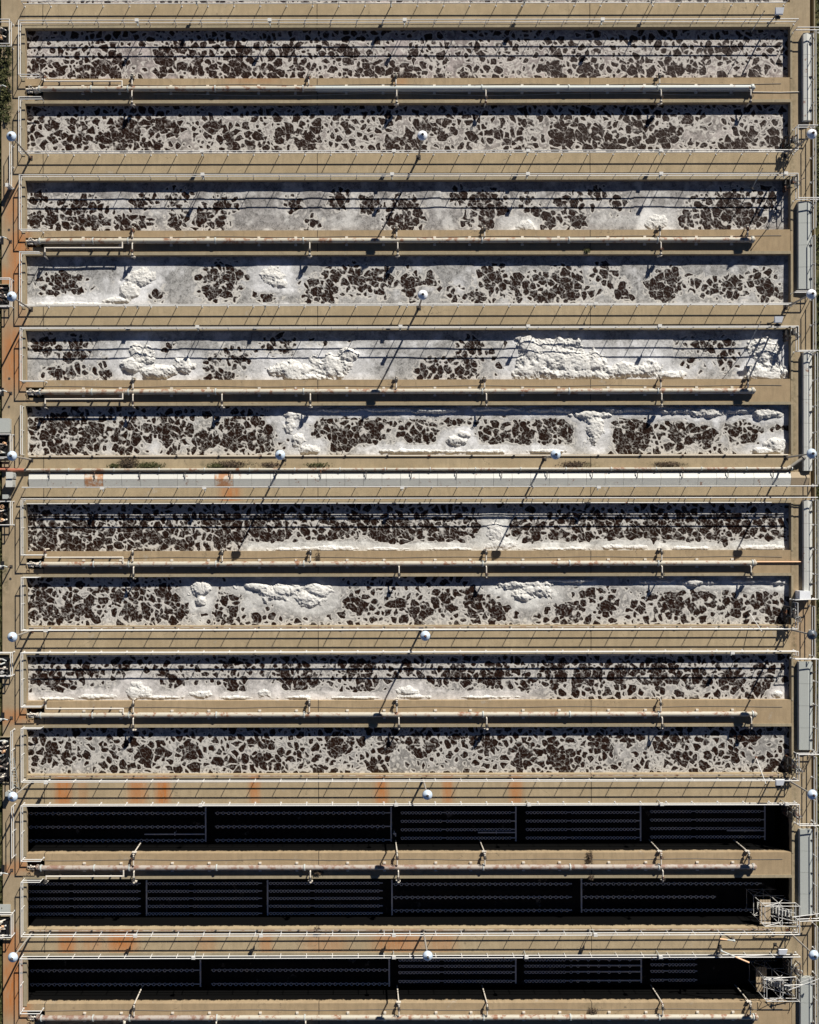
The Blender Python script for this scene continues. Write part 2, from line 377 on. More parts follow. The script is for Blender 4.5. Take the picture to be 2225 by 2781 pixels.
# ------------------------------------------------------------------ water and foam
COVER = [(.42, [(390,150,60,60,.35),(110,120,60,60,.1),(950,140,200,50,.1),(1250,110,120,40,.15)]),
         (.40, [(1490,340,25,70,.5),(1950,365,120,18,.45),(2080,310,60,25,.35),(1020,360,70,40,.35),(730,345,60,50,.2),(460,380,40,30,.2)]),
         (.66, [(900,580,80,60,.3),(450,590,100,30,.15),(1650,590,120,40,.3),(250,600,90,40,-.15),(1300,560,140,60,-.2)]),
         (.66, [(170,790,80,40,.2),(300,800,90,25,.4),(760,800,70,40,.4),(600,760,130,60,-.3),(930,760,130,60,-.35),(1260,740,60,60,.4),(1430,760,120,50,-.3),(1560,760,60,50,-.15),(1780,730,100,50,.1)]),
         (.80, [(160,960,90,70,-.4),(570,990,60,50,-.25),(1000,940,120,30,.2),(1170,980,60,50,-.1),(1310,960,70,70,-.4),(1750,950,120,40,.3),(2000,980,90,50,-.25),(760,930,110,20,-.3)]),
         (.34, [(160,1160,120,70,-.35),(285,1170,28,70,.75),(420,1195,45,40,.75),(350,1215,90,16,.6),(560,1170,40,70,.3),(820,1160,30,70,.5),(700,1160,80,50,-.1),(1100,1150,15,60,.5),(1330,1180,15,60,.4),(1620,1160,30,60,.7),(1770,1180,60,50,.1),(1950,1160,15,60,.4)]),
         (.14, [(100,1430,120,70,-.25),(330,1440,180,60,-.15),(265,1430,16,60,.6),(450,1440,10,60,.4),(600,1440,10,60,.45),(780,1440,15,60,.4),(930,1440,12,60,.4),(1350,1440,35,60,.6),(1250,1440,200,60,.15),(1700,1440,300,60,.2),(2100,1440,60,60,.3),(1720,1470,30,40,.3)]),
         (.34, [(240,1640,18,60,.4),(380,1640,16,60,.4),(560,1660,35,70,.5),(640,1630,45,50,-.6),(900,1650,80,60,.3),(1010,1610,100,40,.2),(1300,1650,15,70,.4),(1450,1640,20,60,.4),(1700,1640,20,60,.4),(1880,1640,60,50,-.2),(250,1600,60,30,-.2)]),
         (.36, [(370,1870,50,30,.5),(540,1850,60,40,.3),(720,1850,40,70,.3),(870,1870,60,40,.1),(1100,1880,70,20,.5),(1250,1870,60,60,.1),(500,1790,200,20,.1)]),
         (.40, [(150,2050,100,40,.15),(400,2080,200,20,.15),(1150,2060,90,60,.3),(1230,2080,60,30,.3),(1700,2070,90,40,.35),(2080,2030,60,60,.35),(780,2050,120,50,-.1),(1350,2020,100,40,-.1),(550,2040,60,60,-.15)])]
RAFTS = {   # tank index: (height, [(px, py, rx, ry)])
 2: (.16, [(1420,612,38,16),(1790,600,36,22)]),
 3: (.20, [(382,745,38,26),(352,788,28,26),(745,742,46,26),(765,765,26,16),(200,822,140,8),(310,812,60,9)]),
 4: (.34, [(1500,955,95,52),(1440,1000,62,40),(1580,985,70,36),(1590,1018,120,20),(1700,1008,70,24),(1770,1000,42,24),(1820,1018,50,14),(1440,935,44,28),
           (2095,950,52,46),(2110,1005,46,36),(2070,1015,40,24),(375,955,40,36),(350,985,34,28),(440,1005,60,18),(500,990,34,22),(800,1005,90,26),(900,990,70,36),(830,1022,80,12),(945,965,34,22)]),
 5: (.28, [(790,1125,40,14),(785,1155,22,30),(810,1190,22,28),(835,1218,34,16),(1617,1165,32,50),(1610,1125,46,14),(1245,1198,32,20),(1260,1180,20,12),(1130,1225,110,8),(1300,1226,110,8),(1480,1226,60,6),
           (900,1112,90,9),(1050,1110,100,8),(1180,1112,80,9),(1350,1108,100,8),(1480,1112,80,10),(1720,1112,70,10),(1840,1115,60,14),(1930,1118,60,16),(2010,1112,50,14),(2095,1122,50,18),(2120,1215,34,26),(2080,1226,40,9)]),
 6: (.14, [(760,1492,70,7),(900,1490,90,8),(1050,1492,90,6),(1200,1492,90,6),(1350,1482,50,16),(1500,1492,90,6),(1700,1488,60,9),(1880,1491,70,7),(2080,1490,80,8),(1345,1445,24,34)]),
 7: (.30, [(540,1600,32,24),(545,1632,18,16),(690,1590,60,16),(760,1605,70,30),(830,1625,50,26),(860,1600,40,28),(1420,1588,90,18),(1450,1605,60,24),(1430,1625,28,18),(1560,1578,80,8),(1800,1580,60,10),(1900,1582,80,12),(2040,1580,80,11),(2120,1584,30,14)]),
 8: (.18, [(150,1898,60,6),(260,1893,70,9),(375,1880,38,22),(370,1860,22,16),(450,1895,60,7),(540,1888,44,12),(640,1896,60,6),(715,1885,28,14),(800,1896,80,6),(950,1897,80,5),(1110,1880,36,14),(1130,1895,60,8),(1300,1896,100,6),(2118,1890,16,12)]),
}
# numpy value noise for the thick foam
def vnoise(x, y, seed):
    rs = np.random.RandomState(seed); T = rs.rand(257, 257)
    xi = np.floor(x).astype(int); yi = np.floor(y).astype(int); fx = x-xi; fy = y-yi
    fx = fx*fx*(3-2*fx); fy = fy*fy*(3-2*fy); xi &= 255; yi &= 255
    return (T[yi, xi]*(1-fx)+T[yi, xi+1]*fx)*(1-fy)+(T[yi+1, xi]*(1-fx)+T[yi+1, xi+1]*fx)*fy
def fbm(x, y, seed, o=4):
    r = 0; a = .5
    for i in range(o): r = r + a*vnoise(x*2**i, y*2**i, seed+i); a *= .5
    return r
# the boils where the rising air pushes the foam aside (photo pixels: centre and half axes)
BOILS = [
 [(115,180,42,28),(230,188,38,20),(303,168,30,28),(450,140,26,25),(440,193,15,14),(487,120,22,12),(525,180,28,16),(582,177,18,14),(530,145,20,12),(588,203,18,8),(645,178,32,22),(727,190,36,22),(677,128,18,14),(650,145,16,12),(790,130,28,18),(818,180,26,16),(935,140,36,28),(940,196,22,12),(1005,185,30,24),(1100,190,45,18),(1133,140,18,15),(1200,200,14,10),(1270,192,26,16),(1312,142,18,14),(1505,186,30,20),(1522,142,22,18),(1605,180,26,18),(1722,180,28,22),(1822,178,25,22),(1898,172,32,25),(1937,133,20,14),(1985,120,24,12),(2060,190,22,16)],
 [(85,370,16,22),(120,325,24,14),(197,322,20,10),(247,333,24,14),(157,367,27,18),(220,368,26,20),(282,375,22,20),(342,345,36,28),(427,333,28,22),(478,340,16,14),(335,392,20,14),(382,387,20,12),(428,392,20,16),(577,333,18,14),(620,360,20,16),(697,366,20,18),(670,390,45,18),(775,358,25,20),(835,380,32,26),(857,347,18,16),(940,335,16,18),(1100,390,45,22),(1150,335,26,20),(1213,340,26,22),(1280,367,18,20),(1382,382,18,14),(1350,360,20,16),(1428,328,22,14),(1545,350,40,35),(1630,372,48,35),(1715,383,22,16),(1740,335,30,16),(1817,367,32,22),(1855,328,30,18),(1980,388,30,14),(2035,380,26,26),(2110,375,20,26)],
 [(95,530,20,12),(90,595,18,25),(140,590,20,18),(212,580,62,40),(357,600,50,22),(385,545,22,16),(483,530,24,18),(487,588,25,18),(570,590,38,28),(610,545,25,15),(795,553,18,16),(853,603,16,16),(927,535,22,22),(1000,545,22,18),(1100,580,38,40),(1250,530,22,15),(1325,555,42,35),(1312,593,32,20),(1438,548,16,20),(1475,592,50,25),(1562,590,25,20),(1560,545,40,18),(1632,530,22,20),(1682,550,20,18),(1875,595,35,22),(1985,570,75,45),(2080,545,25,30)],
 [(170,765,50,26),(130,790,18,14),(215,785,28,18),(330,760,12,16),(420,790,18,20),(600,745,45,30),(590,790,35,20),(650,745,20,20),(730,790,24,14),(870,785,40,28),(915,750,22,20),(960,755,22,30),(1025,760,38,32),(1115,765,22,30),(1170,760,16,16),(1230,790,14,14),(1345,755,35,32),(1405,765,14,18),(1475,780,38,32),(1410,805,18,12),(1540,750,30,25),(1560,795,38,16),(1645,745,22,30),(1700,790,16,20),(1295,805,25,16),(1780,770,20,20),(1825,745,22,18),(1820,790,22,22),(1890,765,14,12),(1945,780,24,16),(2000,785,30,28),(2075,760,30,22),(2100,790,20,20)],
 [(115,930,30,18),(205,928,26,14),(150,1010,22,14),(195,960,24,16),(200,1005,24,16),(280,1012,24,14),(445,948,18,18),(475,985,10,8),(285,985,18,14),(570,985,28,22),(600,1018,38,14),(660,970,36,18),(612,950,18,12),(760,945,38,28),(870,940,28,16),(935,945,14,18),(1285,935,25,14),(1175,1000,30,22),(1250,995,35,30),(1370,935,28,14),(1375,990,25,20),(1340,955,24,12),(1875,1000,22,16),(1935,935,45,12),(2010,995,20,14),(1985,975,30,20),(1995,930,25,10)],
 [(175,1175,100,48),(345,1180,33,45),(453,1170,53,45),(675,1175,75,45),(560,1190,30,30),(783,1190,18,22),(940,1170,100,46),(1145,1175,45,35),(1260,1160,35,25),(1330,1185,45,25),(1415,1180,28,32),(1520,1165,66,46),(1710,1175,60,45),(1862,1165,32,40),(1925,1185,22,30),(2030,1165,48,48),(2118,1160,16,20)],
 [(110,1450,50,52),(190,1455,50,48),(250,1450,30,48),(320,1450,44,48),(417,1450,48,46),(500,1450,24,46),(600,1440,65,46),(690,1440,26,40),(745,1430,40,45),(873,1440,53,45),(980,1430,35,35),(1075,1450,45,40),(1160,1450,24,30),(1220,1440,35,35),(1290,1435,24,30),(1400,1455,30,38),(1447,1450,25,35),(1590,1440,88,46),(1722,1450,26,30),(1792,1440,36,45),(1868,1440,37,48),(1980,1440,60,46),(2095,1445,34,40)],
 [(115,1620,28,35),(120,1678,45,16),(195,1650,32,40),(255,1640,26,40),(320,1620,22,22),(370,1640,40,40),(470,1655,50,34),(440,1600,20,18),(612,1625,55,38),(600,1680,30,12),(743,1640,18,14),(960,1640,30,20),(1085,1640,18,20),(1145,1665,32,25),(1208,1635,26,30),(1295,1620,48,28),(1288,1675,16,14),(1355,1660,22,24),(1500,1620,20,25),(1545,1660,35,30),(1608,1610,22,22),(1648,1650,20,18),(1742,1658,16,18),(1830,1640,30,40),(1907,1630,30,38),(1990,1645,24,26),(2075,1635,30,30),(2105,1680,24,14)],
 [(110,1840,20,16),(170,1873,50,18),(140,1845,25,20),(230,1830,30,20),(480,1863,24,18),(440,1830,24,16),(630,1868,34,25),(797,1848,50,42),(985,1820,35,25),(983,1878,32,16),(640,1808,34,18),(790,1812,26,14),(1425,1863,20,16),(1160,1865,30,20),(1350,1840,40,30),(1250,1830,30,20),(1500,1840,34,30),(1600,1850,40,34),(1700,1835,34,30),(1790,1830,48,36),(1900,1850,30,26),(1990,1850,34,26),(2080,1860,28,26),(330,1820,26,16),(1090,1820,30,22)],
 [(187,2058,28,20),(110,2060,24,20),(140,2030,20,14),(290,2030,24,20),(393,2048,22,24),(428,2045,14,18),(508,2040,25,22),(350,2085,24,12),(607,2053,14,14),(702,2060,20,18),(763,2075,24,24),(810,2050,20,18),(700,2020,40,14),(925,2020,30,30),(1025,2083,28,16),(860,2090,28,10),(1140,2020,40,28),(1060,2025,24,20),(1315,2022,34,25),(1240,2010,24,14),(1428,2055,30,35),(1500,2035,22,25),(1545,2070,38,28),(1632,2030,30,25),(1755,2068,12,12),(1690,2010,26,14),(1860,2060,25,20),(1855,2008,30,14),(1800,2030,22,18),(1985,2058,24,16),(2035,2005,28,16),(1940,2010,24,14),(2110,2080,18,14)],
 [], []]
def cells(X, Y, sx, sy, sw, ch=80):
    """distance in pixels to the border of additively weighted cells, column block by column block"""
    E = np.empty(X.shape); V1 = np.empty(X.shape)
    for c0 in range(0, X.shape[1], ch):
        xx = X[:, c0:c0+ch]; yy = Y[:, c0:c0+ch]; m = (sx > xx.min()-75) & (sx < xx.max()+75)
        d = np.sqrt((xx[..., None]-sx[m])**2 + (yy[..., None]-sy[m])**2) - sw[m]
        d.partition(1, axis=-1); E[:, c0:c0+ch] = (d[..., 1]-d[..., 0])*.5; V1[:, c0:c0+ch] = d[..., 0]
    return E, V1
def sstep(v, lo, hi): t = np.clip((v-lo)/(hi-lo), 0, 1); return t*t*(3-2*t)
def water_sheet(px0, px1, a, b, cov, blobs, idx):
    rs = np.random.RandomState(100+idx); st = 2.0
    nx, ny = int((px1-px0)/st)+1, int((b-a)/st)+1; X, Y = np.meshgrid(np.linspace(px0, px1, nx), np.linspace(a, b, ny))
    n0 = fbm(X/70, Y/70, 200+idx, 4)-.47; n1 = fbm(X/26, Y/26, 300+idx, 3)-.44; n2 = fbm(X/26+40, Y/26+9, 400+idx, 3)-.44; n3 = fbm(X/9, Y/9, 500+idx, 2)-.37
    c = np.full(X.shape, cov)
    for bx, by, rx, ry, am in blobs: c += am * np.exp(-((X-bx)/rx)**2 - ((Y-by)/ry)**2)
    c += n0*1.1
    halo = np.zeros(X.shape)
    for bx, by, rx, ry in (RAFTS[idx][1] if idx in RAFTS else []): halo = np.maximum(halo, np.exp(-((X-bx)/(rx*1.3+9))**4 - ((Y-by)/(ry*1.3+9))**4))
    # warped coordinates
    XW = X + n1*34 + n3*7; YW = Y + n2*30 + n3*6
    D = np.full(X.shape, -9.0)
    for bx, by, rx, ry in BOILS[idx]:
        m = slice(max(0, int((bx-rx*2.2-px0)/st)), int((bx+rx*2.2-px0)/st)+2)
        q = np.sqrt(((XW[:, m]-bx)/(rx*1.22))**2 + ((YW[:, m]-by)/(ry*1.22))**2); D[:, m] = np.maximum(D[:, m], (1-q)*min(rx, ry, 30)/22.0)
    S = np.maximum(D, np.minimum((0.50-c)*1.3, -.06)) - 0.9*np.clip(c-.75, 0, 1) - halo*2.2          # >0: boiling, <0: foam lies undisturbed
    # seeds: jittered grid of sub-cells; weights make the cells round and unequal
    gx, gy = np.meshgrid(np.arange(px0-20, px1+20, 13.0), np.arange(a-16, b+16, 12.0)); sx = gx.ravel()+rs.uniform(-8, 8, gx.size); sy = gy.ravel()+rs.uniform(-7, 7, gx.size)
    k = rs.rand(sx.size) > .14; sx, sy = sx[k], sy[k]; sw = rs.rand(sx.size)**2.3*15.0
    small = [t for t in BOILS[idx] if t[2] < 24]
    if small:
        bx_ = np.array([t[0] for t in small]); by_ = np.array([t[1] for t in small]); br = np.array([min(t[2], t[3]) for t in small])
        near = np.zeros(sx.size, bool)
        for x_, y_, r_ in zip(bx_, by_, br): near |= (sx-x_)**2+(sy-y_)**2 < (r_*.8)**2
        sx, sy, sw = np.concatenate([sx[~near], bx_]), np.concatenate([sy[~near], by_]), np.concatenate([sw[~near], br*.62])
    E, V1 = cells(X+n1*12+n3*6, Y+n2*12+n3*6, sx, sy, sw)
    wd = .80 + 4.0*sstep(-S, -.20, .34) + n3*3.6 + n2*4.5 + 9*sstep(-S, .65, 1.5)
    wd = np.maximum(wd, .25)
    edge = np.minimum(E-wd, (D*22+9) if len(BOILS[idx]) and cov > .6 else 1e3)
    gx, gy = np.meshgrid(np.arange(px0-10, px1+10, 7.5), np.arange(a-8, b+8, 7.0)); tx = gx.ravel()+rs.uniform(-4, 4, gx.size); ty = gy.ravel()+rs.uniform(-4, 4, gx.size)
    E2, _ = cells(X+n1*9+n3*4, Y+n2*9+n3*4, tx, ty, rs.rand(tx.size)*3, 50)
    lum = np.clip(sstep(-S, .3, 1.2)*.12 + halo*.55 + np.clip(n2*2.5, 0, .5)*sstep(-S, -.1, .3) + .30*sstep(c, .85, 1.3), 0, 1)
    z = WZ + np.clip(-edge/18.0, 0, 1)*.05 + rs.normal(0, .003, X.shape)
    me = bpy.data.meshes.new('water'); nv = X.size; me.vertices.add(nv)
    me.vertices.foreach_set('co', np.stack([(X-NPX)/PPM, (NPY-Y)/PPM, z], -1).astype(np.float32).ravel())
    J, I = np.meshgrid(np.arange(ny-1), np.arange(nx-1), indexing='ij'); q0 = (J*nx+I).ravel(); F = np.stack([q0, q0+nx, q0+nx+1, q0+1], 1).astype(np.int32)
    me.loops.add(F.size); me.loops.foreach_set('vertex_index', F.ravel()); me.polygons.add(len(F))
    me.polygons.foreach_set('loop_start', np.arange(0, F.size, 4, dtype=np.int32)); me.polygons.foreach_set('use_smooth', np.ones(len(F), bool)); me.update(calc_edges=True)
    for an, arr in (('edge', edge), ('edge2', E2), ('lum', lum)):
        at_ = me.attributes.new(an, 'FLOAT', 'POINT'); at_.data.foreach_set('value', arr.ravel().astype(np.float32))
    me.materials.append(WM[idx % len(WM)]); tag(link(bpy.data.objects.new('water', me)), kind='structure')
WM = [water_mat('foaming_water.%d' % i, i + 1.3, s_, t_) for i, (s_, t_) in enumerate(
    [(1.05,(.40,.35,.33)),(1.0,(.38,.345,.32)),(1.0,(.46,.44,.42)),(.92,(.52,.51,.49)),(1.0,(.54,.53,.51)),(1.0,(.52,.50,.46)),(1.0,(.48,.455,.42)),(.85,(.46,.44,.415)),(.95,(.42,.40,.38)),(.9,(.36,.345,.325))])]
for i, (a, b) in enumerate(TANKS[:10]): water_sheet(XL, XR, a, b, COVER[i][0], COVER[i][1], i)
water_sheet(XL, XR, -126, 8, .45, [], 10); water_sheet(XL, XR, 2795, 2932, .45, [], 11)

for ti, (hh, blobs) in RAFTS.items():
    a, b = TANKS[ti]; st = 1.7
    xs = np.arange(XL+0.5, XR-2, st); ys = np.arange(a+0.5, b-0.4, st); X, Y = np.meshgrid(xs, ys)
    n = fbm(X/16, Y/16, 5+ti, 4); n2 = fbm(X/45, Y/45, 50+ti, 3)
    F = np.full(X.shape, -1.0)
    for bx, by, rx, ry in blobs:
        d = np.sqrt(((X-bx)/rx)**2 + ((Y-by)/ry)**2); F = np.maximum(F, 1-d)
    F = F + (n-.47)*.8 + (n2-.47)*1.2
    rid = 1-np.abs(2*fbm(X/7+3*n, Y/7+3*n2, 90+ti, 3)-1)*1.6
    F = F+(fbm(X/4, Y/4, 7+ti, 2)-.4)*.22
    hgt = np.clip(F*1.6, 0, 1)**.8*hh*(0.7+.6*n2)+np.clip(F*4, 0, 1)*(rid-.4)*.07
    z = WZ+np.where(F > 0, np.maximum(hgt, .02), -.03)
    keep = F > -0.02; ny_, nx_ = X.shape
    ids = -np.ones(X.shape, int); vs = []; fs = []
    fc = keep[:-1, :-1] & keep[1:, :-1] & keep[:-1, 1:] & keep[1:, 1:]
    used = np.zeros_like(keep); used[:-1, :-1] |= fc; used[1:, :-1] |= fc; used[:-1, 1:] |= fc; used[1:, 1:] |= fc
    ids[used] = np.arange(used.sum()); V = np.stack([(X[used]-NPX)/PPM, (NPY-Y[used])/PPM, z[used]], 1)
    J, I = np.nonzero(fc); fs = np.stack([ids[J, I], ids[J+1, I], ids[J+1, I+1], ids[J, I+1]], 1).tolist()
    me = bpy.data.meshes.new('foam'); me.from_pydata(V.tolist(), [], fs); me.polygons.foreach_set('use_smooth', [True]*len(fs)); me.materials.append(M['foam'])
    tag(link(bpy.data.objects.new('foam', me)), 'thick white foam floating in patches on the %s tank from the top' % ORD[ti+1], 'foam', kind='stuff')

# ------------------------------------------------------------------ guard rails
RH, RM = 1.07, 0.55
pm = MB(); pm.tube((0,0,0), (0,0,RH), .034, n=6); pm.box(-.07,.07,-.07,.07,0.0,.02); POST = pm.mesh('post', M['white'])
NRAIL = 0
def rail(pts, label, obs=True, spacing=2.33, r=.043, z0=0.0, first=0.35, group='white pipe guard rails round the tanks'):
    """pts: photo pixels of the top rail; posts every 2.33 m"""
    P = [at(x, y, RH+z0) if obs else (wx(x), wy(y)) for x, y in pts]
    e = thing('guard_rail', (P[0][0], P[0][1], z0), label, 'railing', group)
    for nm, hz in (('top_rail', RH), ('mid_rail', RM)):
        m = MB(); m.path([(x, y, hz+z0) for x, y in P], r, 6); m.build(nm, M['white'], e)
    spots = [P[0]]
    for (x0, y0), (x1, y1) in zip(P[:-1], P[1:]):
        L = math.hypot(x1-x0, y1-y0); k = max(1, int(round(L/spacing)))
        for j in range(1, k+1): spots.append((x0+(x1-x0)*j/k, y0+(y1-y0)*j/k))
    for x, y in spots: put(POST, 'post', e, (x-P[0][0], y-P[0][1], 0.002))
    return e
LX = 52.8; RXX = 2171
rail([(107,200),(LX,200),(LX,53),(2172,53)], 'white guard rail round the left end and top of the first tank')
rail([(60,0.5),(2145,0.5)], 'white guard rail cut by the top edge of the photo')
rail([(113,261),(53,261),(53,409),(2170,409),(2170,342),(2224,342)], 'white guard rail round the second tank, stepping out at its right end')
rail([(110,621),(54,621),(54,473),(2170,473),(2170,539),(2232,539)], 'white guard rail round the top of the third tank')
rail([(108,682),(54.5,682),(54.5,826),(2162,826)], 'white guard rail along the bottom of the fourth tank')
rail([(118,1032),(55.5,1032),(55.5,888),(2170,888),(2170,954),(2224,954)], 'white guard rail round the top of the fifth tank')
rail([(56,1100),(56,1232)], 'short white guard rail at the left end of the sixth tank')
rail([(60,1322),(2222,1322)], 'long white guard rail beside the grey central channel cover')
rail([(57,1357),(57,1506),(116,1506)], 'white guard rail at the left end of the seventh tank')
rail([(58,1353.5),(2222,1353.5)], 'white guard rail along the top of the seventh tank')
rail([(100,1567),(57,1567),(57,1711),(2167,1711),(2167,1640)], 'white guard rail round the bottom of the eighth tank')
rail([(108,1919),(56,1919),(56,1772),(2168,1772),(2168,1784)], 'white guard rail round the top of the ninth tank')
rail([(108,1978),(56,1978),(56,2123),(2169,2123),(2169,2052),(2224,2052)], 'white guard rail round the bottom of the tenth tank')
rail([(108,2338),(55,2338),(55,2188),(2170,2188),(2170,2245),(2224,2245)], 'white guard rail along the top of the first empty tank')
rail([(106,2395),(55,2395),(55,2543),(2170,2541),(2170,2505),(2230,2503)], 'white guard rail between the two lower walkway edges of the second empty tank')
rail([(106,2752),(52,2752),(52,2603),(2172,2602)], 'white guard rail along the top of the third empty tank')
# rails that step out round the right-hand channel covers and run along the trench
rail([(2169,76),(2240,76)], 'short white guard rail at the upper right corner above the narrow cover')
rail([(2219,84),(2219,338)], 'white guard rail beside the topmost channel cover on the right')
rail([(2218,355),(2218,620)], 'white guard rail on the right between the second and fourth tanks')
rail([(2164,793),(2216,793),(2216,640)], 'white guard rail at the foot of the wide cover beside the fourth tank')
rail([(2217,810),(2217,950)], 'white guard rail on the right edge beside the fifth tank')
rail([(2222,960),(2222,1318)], 'white guard rail on the right edge beside the sixth tank')
rail([(2222,1360),(2222,1630),(2160,1632)], 'white guard rail on the right edge beside the seventh and eighth tanks')
rail([(2160,1793),(2224,1793),(2220,2046)], 'white guard rail on the right edge beside the ninth and tenth tanks')
rail([(2213,1650),(2213,1786)], 'white guard rail on the right edge below the white hood')
rail([(2217,2060),(2217,2240)], 'white guard rail on the right edge beside the sixth walkway')
rail([(2219,2252),(2219,2490)], 'white guard rail on the right edge beside the empty tanks')
rail([(2219,2520),(2219,2790)], 'white guard rail at the lower right corner')
# rails round the valve pits on the left
for y0, y1, lb in ((50,116,'topmost'),(753,828,'second'),(1177,1240,'third'),(1360,1424,'fourth'),(1772,1835,'fifth'),(2483,2545,'lowest')):
    rail([(-20,y0),(28,y0),(28,y1),(-20,y1)], 'white guard rail round the %s valve pit on the left edge' % lb, spacing=1.6, group='white rails round the valve pits')
rail([(28,385),(28,500)], 'long white guard rail on the left gallery beside the second walkway', spacing=2.0)
rail([(28,1985),(28,2145)], 'white guard rail beside the long pit on the left gallery', spacing=2.0)
rail([(30,2190),(30,2330)], 'white guard rail on the left gallery beside the first empty tank', spacing=2.0)

# ------------------------------------------------------------------ lamp posts
LH = 5.57
pl = MB(); pl.tube((0,0,0.02), (0,0,LH-0.1), .095, .06, n=10); POLE = pl.mesh('pole', M['pole'])
bp = MB(); bp.box(-.2,.2,-.2,.2,.0,.03); bp.tube((0,0,.03),(0,0,.28),.13,.11,n=10)
for sx_ in (-1,1):
    for sy_ in (-1,1): bp.tube((sx_*.15,sy_*.15,.03),(sx_*.15,sy_*.15,.08),.025,n=6)
BASE = bp.mesh('base_plate', M['dark_metal'])
sh = [(.02,.14),(.12,.12),(.16,.05),(.30,-.02),(.41,-.12),(.44,-.2),(.425,-.2),(.39,-.13),(.28,-.05),(.1,.0)]
SH = {}
for k_ in ('shade', 'shade_white', 'shade_dark'): ml = MB(); ml.lathe(sh, n=28); SH[k_] = ml.mesh('lamp_shade', M[k_])
cl = MB(); cl.lathe([(.001,.30),(.06,.29),(.10,.22),(.12,.12),(.15,.05)], n=14); CAP = cl.mesh('cap', M['dark_metal'])  # broad dark cap; its colour also paints the shading at the lamp's centre
bb = MB(); bb.ball((0,0,-.12), .11); BULB = bb.mesh('bulb', M['white'])
def lamp(px, py, label, shade='shade'):
    x, y = at(px, py, LH); e = thing('lamp_post', (x, y, 0.0), label, 'lamp', 'lamp posts standing along the walkways')
    put(BASE, 'base_plate', e, (0,0,0.002)); put(POLE, 'pole', e, (0,0,0)); put(SH[shade], 'lamp_shade', e, (0,0,LH)); put(CAP, 'cap', e, (0,0,LH)); put(BULB, 'bulb', e, (0,0,LH))
rowname = {365:'second tank',801:'fourth tank',1235:'sixth tank',1728:'eighth tank',2163:'tenth tank',2600:'lowest walkway'}
for py_, nm in rowname.items():
    lamp(31, py_+1, 'round lamp on a pole at the left end of the walkway below the %s' % nm if py_ < 2500 else 'round lamp on a pole at the left end of the lowest walkway')
    rx_ = {365:2210,801:2208,1235:2208,1728:2208,2163:2208,2600:2211}[py_]
    lamp(rx_, py_-1, ('round lamp on a pole at the right end of the walkway below the %s' % nm if py_ < 2500 else 'round lamp on a pole at the right end of the lowest walkway') if py_ != 1728 else 'dark tarnished lamp on a pole at the right end below the eighth tank',
         'shade_dark' if py_ == 1728 else ('shade_white' if py_ in (365,801) else 'shade'))
for px_, py_, lb, k_ in ((1150,366,'white round lamp on a pole in the middle of the walkway below the second tank','shade_white'),(1150,800,'white round lamp on a pole in the middle of the walkway below the fourth tank','shade_white'),
    (761,1235,'round lamp on a pole left of centre beside the central channel cover','shade'),(1511,1235,'round lamp on a pole right of centre beside the central channel cover','shade'),
    (1155,1728,'pale round lamp on a pole in the middle of the walkway below the eighth tank','shade'),(1160,2161,'pale round lamp on a pole mid-way along the rust stained walkway above the empty tanks','shade'),(1160,2599,'pale round lamp on a pole in the middle of the lowest walkway','shade')):
    lamp(px_, py_, lb, k_)

# ------------------------------------------------------------------ small box lights on the rails
b1 = MB(); b1.box(-.14,.14,-.1,.1,1.14,1.42); b1.box(-.17,.17,-.13,.13,1.42,1.45); BOXW = b1.mesh('housing', M['white'])
b2 = MB(); b2.tube((0,0,0.01),(0,0,1.14),.035,n=6); b2.box(-.05,.05,-.3,-.02,.9,.96); STALK = b2.mesh('stalk', M['grey_pipe'])
b3 = MB(); b3.box(-.11,.11,-.125,-.101,1.18,1.38); LENS = b3.mesh('lens', M['pale_metal'])
def boxlight(px, py, label):
    x, y = at(px, py, 1.4); e = thing('box_light', (x, y, 0.0), label, 'light', 'small box lights on the guard rails')
    put(STALK, 'stalk', e, (0,0,0)); put(BOXW, 'housing', e, (0,0,0)); put(LENS, 'lens', e, (0,0,0))
BOXES = {53:([374,735,1102,1640],'upper rail of the first tank'),-3:([535,1065,1430,1777],'rail at the top edge of the photo'),409:([550,1072,1437,1798],'rail below the second tank'),472:([552,1067,1436,1798,2137],'rail above the third tank'),
 825:([371,720,1088,1620],'rail below the fourth tank'),886:([537,1089,1436,1794],'rail above the fifth tank'),1324:([277,555,1093,1627],'rail beside the central channel cover'),1711:([123],'rail below the eighth tank'),1775:([1990],'rail above the ninth tank'),
 2186:([543,1075,1436,1797,2137],'rail above the first empty tank'),2541:([365,707,1068,1616],'rail below the second empty tank'),2601:([523,1068,1428,1793],'rail above the third empty tank'),2124:([123],'rail below the tenth tank')}
for py_, (xs_, nm) in BOXES.items():
    for k_, px_ in enumerate(xs_):
        boxlight(px_, py_, ('%s box light from the left on the %s' % (ORD[k_+1], nm)) if len(xs_) > 1 else 'only small box light on the %s' % nm)

